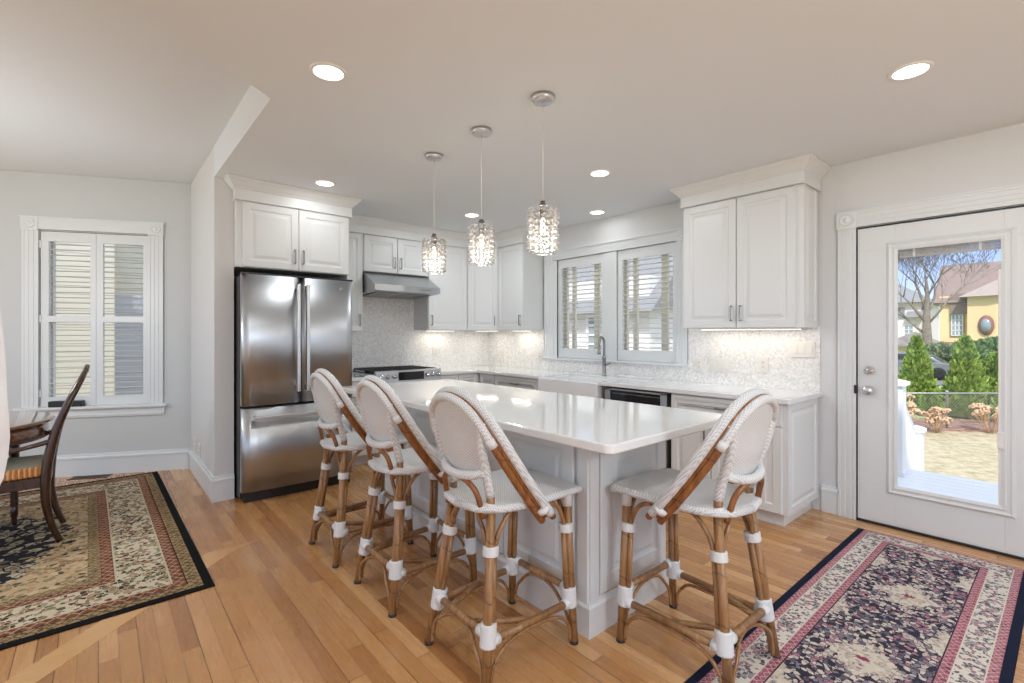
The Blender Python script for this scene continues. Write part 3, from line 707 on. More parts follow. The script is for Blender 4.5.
cabinet('base_cabinet', 'white base cabinet right of the range', 'cabinet', (2.94, 4.70), 0, 0.578, 0.58, 0.10, bz, [('drawer', 0.0, 0.265, 0.70, bz-0.005), ('drawer', 0.27, 0.545, 0.70, bz-0.005), ('door', 0.0, 0.265, 0.105, 0.69, 'TR'), ('door', 0.27, 0.545, 0.105, 0.69, 'TL')], True)
c = MB()
cabinet('base_cabinet', 'white drawer base cabinet between refrigerator and range', 'cabinet', (1.765, 4.66), 0, 0.385, 0.62, 0.10, bz, [('drawer', 0.0, 0.38, 0.70, bz-0.005, 'H'), ('drawer', 0.0, 0.38, 0.41, 0.69, 'H'), ('drawer', 0.0, 0.38, 0.105, 0.40, 'H')], True)

# countertops
def rnd(poly, idx, r, n=6):
    out = []
    for i, p in enumerate(poly):
        if i in idx:
            a = Vector(poly[i-1]); b3 = Vector(p); c3 = Vector(poly[(i+1) % len(poly)])
            u = (a-b3).normalized(); w3 = (c3-b3).normalized(); ctr = b3+u*r+w3*r
            for k in range(n+1):
                t = k/n*math.pi/2
                out.append(tuple(ctr-w3*(r*math.cos(t))-u*(r*math.sin(t))))
        else: out.append(tuple(p))
    return out
c = MB(); c.prism(rnd([(2.935, YB), (2.935, 4.665), (3.465, 4.665), (3.465, 3.60), (3.93, 3.60), (3.93, 2.815), (3.465, 2.815), (3.465, 1.205), (4.114, 1.205), (4.114, YB)], {7}, 0.02), CT-0.035, CT)
tag(obj('countertop', c, 'quartz', None, 0.004), 'long white quartz countertop along the sink wall', 'countertop')
c = MB(); c.prism([(1.765, 4.625), (2.15, 4.625), (2.15, YB), (1.765, YB)], CT-0.035, CT)
tag(obj('countertop', c, 'quartz', None, 0.004), 'short white quartz countertop between refrigerator and range', 'countertop')

# farmhouse sink
o = thing('farmhouse_sink', 'white apron-front farmhouse sink set in the counter under the window', 'sink', (3.45, 3.60, 0), R(-90))
c = MB(); L = [((0.003, 0.003), (0.782, 0.475), 0.645), ((0.003, 0.003), (0.782, 0.475), 0.878), ((0.028, 0.028), (0.757, 0.45), 0.878), ((0.04, 0.04), (0.745, 0.44), 0.66)]
v = []; f = []
for (a, b3, z) in L: v += [(a[0], a[1], z), (b3[0], a[1], z), (b3[0], b3[1], z), (a[0], b3[1], z)]
for i in range(3):
    for k in range(4): f.append((i*4+k, i*4+(k+1) % 4, i*4+4+(k+1) % 4, i*4+4+k))
f += [(3, 2, 1, 0), (12, 13, 14, 15)]
c.add(v, f); obj('basin', c, 'ceramic', o, 0.006, 3)
c = MB(); c.lathe([(0.04, 0), (0.04, 0.004), (0.01, 0.005), (0, 0.003)], 20, T(0.39, 0.25, 0.66)); obj('drain', c, 'chrome', o)
# faucet
o = thing('faucet', 'brushed nickel pull-down faucet rising behind the sink', 'faucet', (3.995, 3.165, CT), R(-90))
c = MB(); c.lathe([(0.028, 0), (0.028, 0.008), (0.019, 0.014), (0.018, 0.17), (0.022, 0.175), (0.022, 0.20), (0.016, 0.205), (0.012, 0.21), (0.0, 0.21)], 18); obj('base', c, 'nickel', o)
c = MB(); c.tube([(0, 0, 0.2), (0, 0, 0.345), (0, -0.015, 0.385), (0, -0.045, 0.40), (0, -0.072, 0.38), (0, -0.08, 0.33)], 0.0135, 12, spline=6); obj('spout', c, 'nickel', o)
c = MB(); c.lathe([(0.019, 0.0), (0.019, 0.02), (0.014, 0.04), (0.014, 0.10), (0, 0.10)], 14, T(0, -0.08, 0.225)); obj('spray_head', c, 'nickel', o)
c = MB(); c.tube([(0.01, 0, 0.115), (0.04, 0, 0.118), (0.085, 0, 0.135)], [0.013, 0.008, 0.007], 10); obj('lever', c, 'nickel', o)
# soap tray
c = MB(); c.prism(rnd([(-0.05, -0.19), (0.05, -0.19), (0.05, 0.19), (-0.05, 0.19)], {0, 1, 2, 3}, 0.04), 0, 0.018)
q = obj('counter_tray', c, 'ceramic', None, 0.006, 3); q.location = (4.03, 2.81, CT); tag(q, 'low white tray on the counter right of the faucet', 'tray')

# under-counter appliance
o = thing('beverage_cooler', 'stainless-framed under-counter cooler with a dark glass door beside the sink', 'appliance', (3.50, 2.775, 0), R(-90))
c = MB(); c.box(0.0, 0.67, 0.03, 0.57, 0.09, bz-0.004); obj('body', c, 'black', o)
c = MB()
for (a, b2, z0, z1) in ((0.02, 0.648, 0.83, bz-0.014), (0.02, 0.648, 0.11, 0.16), (0.02, 0.08, 0.11, 0.84), (0.588, 0.648, 0.11, 0.84)): c.box(a, b2, -0.012, 0.03, z0, z1)
obj('door_frame', c, 'steel', o)
c = MB(); c.box(0.08, 0.588, 0.004, 0.02, 0.16, 0.83); obj('glass_door', c, 'blackglass', o)
c = MB(); c.box(0.09, 0.58, -0.004, 0.004, 0.80, 0.806); c.box(0.09, 0.58, -0.004, 0.004, 0.70, 0.704); obj('shelf_edge', c, 'nickel', o)
c = MB(); c.box(0.0, 0.67, 0.08, 0.57, 0.0, 0.09); obj('toe_kick', c, 'black', o)

# ---------------------------------------------------------------- refrigerator
o = thing('refrigerator', 'stainless steel french door refrigerator with bottom freezer drawer', 'refrigerator', (0.845, 4.20, 0), 0)
c = MB(); c.box(0.0, 0.885, 0.075, 0.95, 0.03, 1.79); obj('body', c, 'black', o)
def bulged(x0, x1, z0, z1, dp=0.012, th=0.062):
    c = MB(); n = 14; prof = []
    for i in range(n+1):
        t = i/n; x = x0+(x1-x0)*t; e2 = min(t, 1-t)*(x1-x0); edge = 0.014*(1-min(1, e2/0.02))**2
        prof.append((x, -dp*math.sin(math.pi*t)+edge))
    poly = prof+[(x1, th), (x0, th)]
    c.prism(poly, z0, z1); k = len(prof)
    for i in range(k-1): c.sm[2+i] = True
    return c
c = bulged(0.0, 0.440, 0.762, 1.80); dl = obj('door', c, 'steel', o, label='left stainless door')
c = bulged(0.445, 0.885, 0.762, 1.80); dr = obj('door', c, 'steel', o, label='right stainless door with a round badge')
c = bulged(0.0, 0.885, 0.085, 0.742); fz = obj('freezer_drawer', c, 'steel', o)
for (x, par) in ((0.405, dl), (0.480, dr)):
    c = MB(); c.prism(rnd([(x-0.013, -0.075), (x+0.013, -0.075), (x+0.013, -0.048), (x-0.013, -0.048)], {0, 1}, 0.006), 0.86, 1.74); c.box(x-0.01, x+0.01, -0.05, 0.0, 0.87, 0.90); c.box(x-0.01, x+0.01, -0.05, 0.0, 1.70, 1.73); obj('handle', c, 'satin', par)
c = MB(); c.box(0.06, 0.825, -0.075, -0.048, 0.652, 0.682); c.box(0.07, 0.1, -0.05, 0, 0.655, 0.68); c.box(0.785, 0.815, -0.05, 0, 0.655, 0.68); obj('handle', c, 'satin', fz, 0.005)
c = MB(); c.lathe([(0.017, 0), (0.017, 0.003), (0.014, 0.004), (0, 0.004)], 20, T(0.775, -0.006, 1.725) @ Matrix.Rotation(R(90), 4, 'X')); obj('badge', c, 'nickel', dr)
c = MB(); c.box(0.0, 0.885, 0.0, 0.07, 1.80, 1.815); obj('hinge_cover', c, 'black', o)
c = MB(); c.box(0.02, 0.87, 0.03, 0.2, 0.0, 0.085); obj('toe_grille', c, 'black', o)
# ---------------------------------------------------------------- range and hood
o = thing('gas_range', 'stainless slide-in gas range with six knobs and black grates', 'stove', (2.155, 4.62, 0), 0)
c = MB(); c.box(0.0, 0.775, 0.03, 0.655, 0.09, 0.905); obj('body', c, 'steel', o)
c = MB(); c.prism([(0.0, 0.82), (0.03, 0.82), (0.06, 0.94), (0.03, 0.945), (0.015, 0.94)], 0.0, 0.775, Matrix(((0, 0, 1, 0), (1, 0, 0, 0), (0, 1, 0, 0), (0, 0, 0, 1)))); obj('control_panel', c, 'steel', o)
tl = Matrix.Rotation(R(7), 4, 'X')
c = MB(); c.box(0.25, 0.55, -0.003, 0.01, 0.838, 0.925, T(0, 0.0, 0)); obj('display', c, 'blackglass', o)
for fx in (0.047, 0.122, 0.20, 0.594, 0.665, 0.734):
    c = MB(); c.lathe([(0.026, 0), (0.026, 0.004), (0.019, 0.008), (0.019, 0.028), (0.016, 0.032), (0, 0.032)], 18, T(fx, 0.004, 0.882) @ Matrix.Rotation(R(83), 4, 'X')); c.box(fx-0.0035, fx+0.0035, -0.036, -0.02, 0.864, 0.90)
    obj('knob', c, 'chrome', o)
c = MB(); c.box(0.012, 0.763, 0.06, 0.65, 0.905, 0.915); obj('cooktop', c, 'blackglass', o)
for k in range(3):
    x0 = 0.02+k*0.248; c = MB(); x1 = x0+0.238
    for yy in (0.075, 0.21, 0.35, 0.49, 0.625): c.box(x0, x1, yy-0.006, yy+0.006, 0.932, 0.948)
    for xx in (x0+0.006, (x0+x1)/2, x1-0.006): c.box(xx-0.006, xx+0.006, 0.07, 0.63, 0.932, 0.948)
    for xx in (x0+0.006, x1-0.006):
        for yy in (0.08, 0.62): c.box(xx-0.006, xx+0.006, yy-0.006, yy+0.006, 0.915, 0.935)
    obj('grate', c, 'iron', o, 0.002)
for (x, y) in ((0.14, 0.18), (0.14, 0.5), (0.387, 0.35), (0.635, 0.18), (0.635, 0.5)):
    c = MB(); c.lathe([(0.045, 0), (0.045, 0.008), (0.03, 0.014), (0, 0.014)], 18, T(x, y, 0.915)); obj('burner', c, 'iron', o)
c = MB(); c.box(0.008, 0.767, -0.006, 0.03, 0.26, 0.805); od = obj('oven_door', c, 'steel', o, 0.004)
c = MB(); c.box(0.12, 0.655, -0.009, 0.0, 0.36, 0.68); obj('glass', c, 'blackglass', od)
c = MB(); c.tube([(0.06, -0.05, 0.755), (0.715, -0.05, 0.755)], 0.012, 12); c.box(0.07, 0.09, -0.05, 0, 0.747, 0.763); c.box(0.685, 0.705, -0.05, 0, 0.747, 0.763); obj('handle', c, 'chrome', od)
c = MB(); c.box(0.008, 0.767, -0.002, 0.03, 0.09, 0.25); obj('drawer', c, 'steel', o, 0.004)
c = MB(); c.box(0.02, 0.755, 0.06, 0.6, 0.0, 0.09); obj('toe_kick', c, 'black', o)

o = thing('range_hood', 'stainless under-cabinet range hood', 'range hood', (2.158, 0, 0), 0)
mX = Matrix(((0, 0, 1, 0), (1, 0, 0, 0), (0, 1, 0, 0), (0, 0, 0, 1)))
c = MB(); c.prism([(4.67, 1.79), (4.67, 1.848), (4.955, 2.000), (5.28, 2.000), (5.28, 1.755), (4.70, 1.78)], 0.0, 0.782, mX); obj('canopy', c, 'steel', o)
c = MB(); c.prism([(4.662, 1.785), (4.662, 1.850), (4.672, 1.852), (4.672, 1.785)], -0.002, 0.784, mX); obj('front_lip', c, 'chrome', o)
for k in range(2):
    c = MB(); x0 = 0.06+k*0.34; c.prism([(4.76, 1.775), (4.76, 1.767), (5.16, 1.750), (5.16, 1.758)], x0, x0+0.32, mX); obj('filter', c, 'nickel', o)
c = MB(); c.box(0.55, 0.66, 4.658, 4.664, 1.812, 1.822); obj('button_strip', c, 'nickel', o)

# ---------------------------------------------------------------- outlets and switches (on the backsplash)
def plate(label, cat, loc, rz, w, h, gangs, kind, grp=None):
    o = thing('wall_outlet' if kind == 'o' else 'light_switch', label, cat, loc, rz, grp)
    c = MB(); c.box(-w/2, w/2, -0.009, 0, -h/2, h/2); obj('cover_plate', c, 'plate', o, 0.002)
    for g in range(gangs):
        x = (g-(gangs-1)/2)*(w/gangs if gangs > 1 else 0)*0.92
        if kind == 's':
            c = MB(); c.box(x-0.016, x+0.016, -0.014, -0.006, -0.033, 0.033); obj('rocker', c, 'plate', o, 0.002)
        else:
            for zz in (0.019, -0.019):
                c = MB(); c.box(x-0.015, x+0.015, -0.012, -0.006, zz-0.014, zz+0.014); sk = obj('socket', c, 'plate', o, 0.002)
                c2 = MB(); c2.box(x-0.007, x-0.004, -0.0126, -0.0118, zz-0.004, zz+0.006); c2.box(x+0.004, x+0.007, -0.0126, -0.0118, zz-0.004, zz+0.006); obj('slot', c2, 'black', sk)
    return o
rw = R(-90)
plate('single white outlet on the mosaic just right of the sink window', 'outlet', (4.115, 2.18, 1.055), rw, 0.075, 0.118, 1, 'o')
plate('triple white rocker switch plate below the large wall cabinet', 'switch', (4.115, 1.99, 1.06), rw, 0.19, 0.118, 3, 's')
plate('white outlet with plugged adapter in the middle of the right backsplash', 'outlet', (4.115, 1.63, 1.08), rw, 0.078, 0.13, 1, 'o')
plate('triple white rocker switch plate at the door end of the backsplash', 'switch', (4.115, 1.34, 1.21), rw, 0.17, 0.118, 3, 's')
plate('white outlet on the mosaic in the kitchen corner', 'outlet', (4.115, 4.98, 1.06), rw, 0.075, 0.118, 1, 'o')
plate('white outlet on the mosaic beside the left window casing', 'outlet', (4.115, 4.24, 1.07), rw, 0.075, 0.118, 1, 'o')
plate('white outlet on the mosaic right of the range', 'outlet', (3.26, 5.285, 1.10), 0, 0.075, 0.118, 1, 'o')
plate('white outlet low on the return wall, nearer the dining window', 'outlet', (0.695, 5.40, 0.29), rw, 0.075, 0.118, 1, 'o')
plate('white outlet low on the return wall, nearer the refrigerator', 'outlet', (0.695, 5.12, 0.28), rw, 0.075, 0.118, 1, 'o')

# under-cabinet LED lights (thin bars with their own light)
def ledbar(label, loc, rz, ln, power):
    o = thing('led_light_bar', label, 'light', loc, rz, None)
    c = MB(); c.box(-ln/2, ln/2, -0.012, 0.012, -0.012, 0.0); obj('housing', c, 'plastic', o)
    c = MB(); c.box(-ln/2+0.01, ln/2-0.01, -0.008, 0.008, -0.0135, -0.012); obj('diffuser', c, 'strip', o)
    l = bpy.data.lights.new('led_light', 'AREA'); l.shape = 'RECTANGLE'; l.size = ln-0.03; l.size_y = 0.02; l.energy = power*0.55; l.color = (1.0, 0.90, 0.78)
    lo = bpy.data.objects.new('led_light', l); COL.objects.link(lo); lo.parent = o; lo.location = (0, 0, -0.02); lo.rotation_euler = (0, 0, 0)
ledbar('thin led bar under the large wall cabinet', (3.98, 1.70, UZ0), rw, 0.8, 1.7)
ledbar('thin led bar under the cabinet left of the window', (3.98, 4.44, UZ0), rw, 0.36, 1.5)
ledbar('thin led bar under the diagonal corner cabinet', (3.86, 4.98, UZ0), R(-45), 0.3, 1.2)
ledbar('thin led bar under the cabinet right of the hood', (3.24, 5.14, UZ0), 0, 0.42, 1.5)

# ---------------------------------------------------------------- island
o = thing('kitchen_island', 'large white panelled kitchen island with a quartz top', 'kitchen island', (0, 0, 0), 0)
IX0, IX1, IY0, IY1 = 1.634, 2.236, 1.379, 3.44
c = MB(); c.box(IX0, IX1, IY0, IY1, 0.0, IT-0.04); obj('body', c, 'cabgrey', o)
BI = [(0.0, 0.0), (0.018, 0.0), (0.018, 0.118), (0.024, 0.122), (0.024, 0.134), (0.012, 0.145), (0.010, 0.158), (0.0, 0.162)]
c = MB(); c.sweep([(IX0, IY1), (IX0, IY0), (IX1, IY0), (IX1, IY1)], BI); obj('plinth', c, 'cabgrey', o)
def post(x, y):
    c = MB(); c.box(x-0.004, x+0.055, y-0.014, y+0.05, 0.12, IT-0.045); c.box(x-0.014, x+0.05, y-0.004, y+0.055, 0.12, IT-0.045)
    return c
obj('corner_post', post(IX0, IY0), 'cabgrey', o, 0.003)
c = MB(); raised(c, IX1-IX0-0.075, 0.70, 0.018, T(IX0+0.062, IY0, 0.168), 0.075); obj('end_panel', c, 'cabgrey', o)
for k in range(4):
    w = (IY1-IY0-0.07)/4; c = MB(); raised(c, w-0.006, 0.70, 0.018, T(IX0, IY1-0.0-k*w, 0.168) @ rotz(R(-90)), 0.07); obj('side_panel', c, 'cabgrey', o)
for k in range(4):
    w = (IY1-IY0)/4; c = MB(); raised(c, w-0.006, 0.70, 0.018, T(IX1, IY0+k*w, 0.168) @ rotz(R(90)), 0.06); d_ = obj('door', c, 'cabgrey', o)
c = MB(); c.prism(rnd([(1.408, 1.087), (2.40, 1.087), (2.40, 3.665), (1.408, 3.665)], {0, 1, 2, 3}, 0.035, 6), IT-0.038, IT)
obj('countertop', c, 'quartz', o, 0.007, 3)

# ---------------------------------------------------------------- counter stools
def make_stool(loc, rz, label):
    """local +y = facing; origin on the floor at the centre of the legs"""
    g = 'white woven rattan counter stools around the island'
    o = thing('counter_stool', label, 'stool', (loc[0], loc[1], 0), rz, g)
    feet = {'fl': (-0.205, 0.240), 'fr': (0.205, 0.240), 'rl': (-0.20, -0.235), 'rr': (0.20, -0.235)}
    tops = {'fl': (-0.170, 0.232, 0.640), 'fr': (0.170, 0.232, 0.640), 'rl': (-0.130, -0.155, 0.660), 'rr': (0.130, -0.155, 0.660)}
    def along(k, z):
        f = Vector((*feet[k], 0)); t = Vector(tops[k]); return f+(t-f)*(z/t.z)
    for k in ('fl', 'fr', 'rl', 'rr'):
        c = MB(); c.tube([along(k, 0.004), along(k, 0.3), along(k, tops[k][2])], 0.0175, 10)
        sx = -1 if k[1] == 'l' else 1; sy = 1 if k[0] == 'f' else -1
        off = Vector((-sx*0.020, -sy*0.012, 0)); off2 = Vector((-sx*0.004, -sy*0.026, 0))
        c.tube([along(k, 0.19)+off, along(k, 0.50)+off], 0.0115, 8); c.tube([along(k, 0.19)+off2, along(k, 0.50)+off2], 0.0115, 8)
        if k[0] == 'r':   # splayed outer pole up past the seat
            pass
        leg = obj('leg', c, 'rattan', o)
        c = MB(); d = (Vector(tops[k])-Vector((*feet[k], 0))).normalized()
        c.lathe([(0.019, 0.0), (0.019, 0.012), (0.0, 0.012)], 10, T(*feet[k], 0)); obj('foot_cap', c, 'iron', leg)
        for (za, zb, rr) in ((0.158, 0.240, 0.0325), (0.476, 0.512, 0.0325)):
            c = MB(); mid = Vector((-sx*0.007, -sy*0.009, 0)); n = 7; pts = []; rs = []
            for i in range(n*2+1):
                t = i/(n*2); pts.append(along(k, za+(zb-za)*t)+mid); rs.append(rr*(1.0 if i % 2 else 0.955))
            c.tube(pts, rs, 12); obj('binding', c, 'binding', o)
    # curved braces from each leg up to the seat
    for k in ('fl', 'fr', 'rl', 'rr'):
        sx = -1 if k[1] == 'l' else 1; sy = 1 if k[0] == 'f' else -1
        b0 = along(k, 0.50)
        c = MB(); c.tube([b0+Vector((-sx*0.02, 0, -0.02)), b0+Vector((-sx*0.035, 0, 0.05)), b0+Vector((-sx*0.075, 0, 0.115)), Vector((sx*0.055, tops[k][1], 0.642))], 0.0095, 8, spline=5)
        c.tube([b0+Vector((0, -sy*0.02, -0.02)), b0+Vector((0, -sy*0.04, 0.05)), b0+Vector((0, -sy*0.085, 0.11)), Vector((b0.x*0.98, sy*0.045, 0.638))], 0.0095, 8, spline=5)
        obj('seat_brace', c, 'rattan', o)
    # stretchers, knuckles of binding where they meet the legs
    zz = {'front': 0.225, 'rear': 0.205, 'left': 0.178, 'right': 0.178}
    ends = {'front': ('fl', 'fr'), 'rear': ('rl', 'rr'), 'left': ('rl', 'fl'), 'right': ('rr', 'fr')}
    mids = {}
    for s_, (a, b2) in ends.items():
        A = along(a, zz[s_]); B = along(b2, zz[s_]); mids[s_] = (A, B)
        c = MB(); c.tube([A, A.lerp(B, 0.35), A.lerp(B, 0.36), A.lerp(B, 0.37), B], [0.0155, 0.015, 0.0175, 0.015, 0.0155], 10); st = obj('stretcher', c, 'rattan', o)
        c = MB(); u = (B-A).normalized()
        c.tube([A+u*0.01, A+u*0.052], 0.021, 10); obj('knuckle', c, 'binding', st)
        c = MB(); c.tube([B-u*0.052, B-u*0.01], 0.021, 10); obj('knuckle', c, 'binding', st)
        # thin arched brace under the stretcher
        c = MB(); fa = along(a, 0.02); fb = along(b2, 0.02)
        inn = Vector((0, 0, 0))
        c.tube([fa+u*0.022, fa+u*0.03+Vector((0, 0, 0.06)), fa.lerp(fb, 0.16)+Vector((0, 0, 0.115)), A.lerp(B, 0.34)+Vector((0, 0, -0.026)), A.lerp(B, 0.66)+Vector((0, 0, -0.026)), fa.lerp(fb, 0.84)+Vector((0, 0, 0.115)), fb-u*0.03+Vector((0, 0, 0.06)), fb-u*0.022], 0.0075, 8, spline=5)
        obj('arched_brace', c, 'rattan', o)
    for s_, sg in (('left', 0), ('right', 1)):
        A = mids[s_][0].lerp(mids[s_][1], 0.52); B = mids['rear'][0].lerp(mids['rear'][1], 0.30 if sg == 0 else 0.70)
        c = MB(); c.tube([A, B], 0.0125, 10); obj('diagonal_brace', c, 'rattan', o)
    # woven seat: waterfall front, rounded rear
    def halfw(y):
        pts = [(-0.225, 0.0), (-0.222, 0.05), (-0.21, 0.095), (-0.18, 0.14), (-0.12, 0.178), (-0.03, 0.198), (0.08, 0.204), (0.255, 0.204), (0.285, 0.196), (0.302, 0.185)]
        for (ya, wa), (yb, wb2) in zip(pts, pts[1:]):
            if ya <= y <= yb: return wa+(wb2-wa)*(y-ya)/(yb-ya)
        return pts[-1][1]
    def seat_pt(u, v_, low):
        y = -0.225+0.525*u; w = halfw(y); x = (2*v_-1)*w
        e2 = abs(2*v_-1); sag = -0.010*(1-e2**2)*math.sin(math.pi*min(1, max(0, u)))
        z = 0.676+sag
        if y > 0.25: z -= 0.35*((y-0.25)/0.06)**2*0.06
        if u < 0.1: z += 0.0
        z -= 0.007*e2**6
        if low: z -= 0.026*(1-0.6*e2**6)
        return (x, y, z)
    c = MB(); nu, nv = 26, 16
    c.grid(lambda u, v_: seat_pt(u, v_, False), nu, nv); c.grid(lambda u, v_: seat_pt(u, 1-v_, True), nu, nv)
    # closing rim
    rim = [seat_pt(i/nu, 0, False) for i in range(nu+1)]+[seat_pt(1, j/nv, False) for j in range(1, nv+1)]+[seat_pt(1-i/nu, 1, False) for i in range(1, nu)]
    seat = obj('seat', c, 'weave_seat', o)
    c = MB(); rp = [(p[0]*0.985, p[1], p[2]-0.013) for p in rim]; c.tube(rp+[rp[0]], 0.0165, 10); obj('seat_rim', c, 'weave_tube', seat)
    # outer loop (wrapped), a thin bare pole behind it, then the rear loop: wrapped over the top, bare along the arms
    bk = thing_part('backrest', o); ll = thing_part('arm_loop', o)
    lp = [(-0.240, 0.060, 0.612), (-0.245, 0.010, 0.672), (-0.242, -0.068, 0.775), (-0.230, -0.138, 0.880), (-0.203, -0.190, 0.975), (-0.152, -0.222, 1.050), (-0.08, -0.240, 1.092), (0, -0.245, 1.105)]
    loop = [Vector(p) for p in lp]+[Vector((-x, y, z)) for x, y, z in lp[-2::-1]]
    def offs(pts, a, inward):
        return [Vector((p.x*(1-inward/0.22), p.y-0.80*a, p.z-0.60*a)) for p in pts]
    c = MB(); c.tube(loop, 0.0185, 12, spline=6); obj('wrapped_loop', c, 'weave_tube', ll)
    c = MB(); c.tube(offs(loop, 0.019, 0.014), 0.0095, 10, spline=6); obj('rattan_loop', c, 'rattan_dark', ll)
    rear, _ = catmull(offs(loop, 0.037, 0.022), [1]*len(loop), 6); n = len(rear); cut = 21
    c = MB(); c.tube(rear[cut:n-cut], 0.0175, 12); obj('back_frame', c, 'weave_tube', bk)
    for sg, seg_ in ((-1, rear[:cut+2]), (1, rear[n-cut-2:][::-1])):
        d0 = (seg_[0]-seg_[2]).normalized(); seg_ = [seg_[0]+d0*0.012]+seg_
        c = MB(); c.tube(seg_, 0.0150, 12); obj('arm_pole', c, 'rattan_dark', ll)
        q = rear[cut] if sg < 0 else rear[n-cut-1]; q2 = rear[cut+2] if sg < 0 else rear[n-cut-3]
        c = MB(); c.tube([q, q2], 0.0195, 12); obj('end_cap', c, 'binding', bk)
        e0 = Vector((sg*0.240, 0.060, 0.612)); c = MB(); c.tube([e0, e0+Vector((0, 0.016, -0.018))], 0.014, 10); obj('pole_end', c, 'rattan_dark', ll)
        c = MB(); m0 = Vector((sg*0.236, 0.022, 0.640)); c.tube([m0+Vector((0, 0.006, -0.008)), m0+Vector((0, -0.006, 0.008))], 0.030, 12); obj('binding', c, 'binding', ll)
        c = MB(); c.tube([(sg*0.19, 0.03, 0.652), (sg*0.236, 0.03, 0.640)], 0.014, 8); obj('arm_tie', c, 'binding', ll)
    # uprights from the rear legs to the shoulders
    up_ = [(-0.130, -0.158, 0.70), (-0.136, -0.182, 0.79), (-0.147, -0.212, 0.88), (-0.158, -0.226, 0.955), (-0.166, -0.226, 1.0)]
    for sg in (-1, 1):
        c = MB(); c.tube([(-sg*x, y, z) for x, y, z in up_], 0.0185, 12, spline=6); obj('upright', c, 'weave_tube', bk)
    lr = [(-0.137, -0.190, 0.800), (-0.08, -0.222, 0.782), (0, -0.234, 0.776), (0.08, -0.222, 0.782), (0.137, -0.190, 0.800)]
    c = MB(); c.tube(lr, 0.0185, 10, spline=5); obj('lower_rail', c, 'weave_tube', bk)
    # woven panel between rail, uprights and rear loop
    half = [Vector(p) for p in up_[1:4]]+[p for p in rear[:n//2+1] if p.z > 0.97]
    def edge(t):
        z = 0.797+(half[-1].z-0.797)*t
        for a, b2 in zip(half, half[1:]):
            if a.z <= z <= b2.z+1e-6: return a.lerp(b2, (z-a.z)/max(1e-6, b2.z-a.z))
        return half[-1]
    def panel(u, v_):
        e_ = edge(u); w = abs(e_.x); s_ = 2*v_-1
        return (s_*w, e_.y-0.026*(1-s_*s_)*(1-u**2), e_.z-0.02*(1-s_*s_)*(1-u)**3)
    c = MB(); c.grid(panel, 30, 14); pn = obj('woven_panel', c, 'weave_back', bk)
    sol = pn.modifiers.new('thick', 'SOLIDIFY'); sol.thickness = 0.006; sol.offset = 0
    # curved bare braces from the lower rail to the legs
    for sg in (-1, 1):
        c = MB(); c.tube([(sg*0.03, -0.232, 0.768), (sg*0.075, -0.228, 0.758), (sg*0.110, -0.210, 0.715), (sg*0.122, -0.186, 0.62)], 0.0115, 10, spline=6); obj('back_brace', c, 'rattan_dark', o)
        c = MB(); c.tube([(sg*0.128, -0.160, 0.655), (sg*0.128, -0.156, 0.672)], 0.0285, 12); obj('seat_binding', c, 'binding', o)
        c = MB(); c.tube([(sg*0.130, -0.158, 0.655), (sg*0.130, -0.158, 0.705)], 0.0172, 10); obj('leg_top', c, 'rattan', o)
    for k in ('fl', 'fr'):
        c = MB(); c.tube([along(k, 0.585), along(k, 0.66)], 0.0215, 12); obj('seat_binding', c, 'binding', o)
    return o
def thing_part(name, parent):
    q = bpy.data.objects.new(name, None); COL.objects.link(q); q.parent = parent; q.empty_display_size = 0.05; return q

st = make_stool((1.312, 1.597), R(-90), 'woven rattan counter stool at the near corner of the island, front of the row')
dup(st, (1.285, 2.285, 0), R(-90), 'middle woven rattan counter stool of the row of three along the island')
dup(st, (1.262, 2.935, 0), R(-90), 'woven rattan counter stool nearest the refrigerator, last of the row of three')
dup(st, (1.915, 1.025, 0), R(-1), 'woven rattan counter stool at the short end of the island, partly on the rose rug')

# ---------------------------------------------------------------- rugs
def rugobj(name, label, loc, rz, hx, hy, mat):
    c = MB(); c.box(-hx, hx, -hy, hy, 0.0, 0.007); q = obj(name, c, mat, None, 0.003); q.location = loc; q.rotation_euler = (0, 0, rz); return tag(q, label, 'rug')
rugobj('area_rug', 'large brown and cream oriental rug under the dining chair with black edging', (-1.0, 4.32, 0.0), R(0.7), 1.45, 1.40, 'rug_left')
rugobj('area_rug', 'rose, navy and cream oriental rug in front of the glass door', (2.55, 0.545, 0.0), R(-0.4), 1.38, 0.405, 'rug_right')

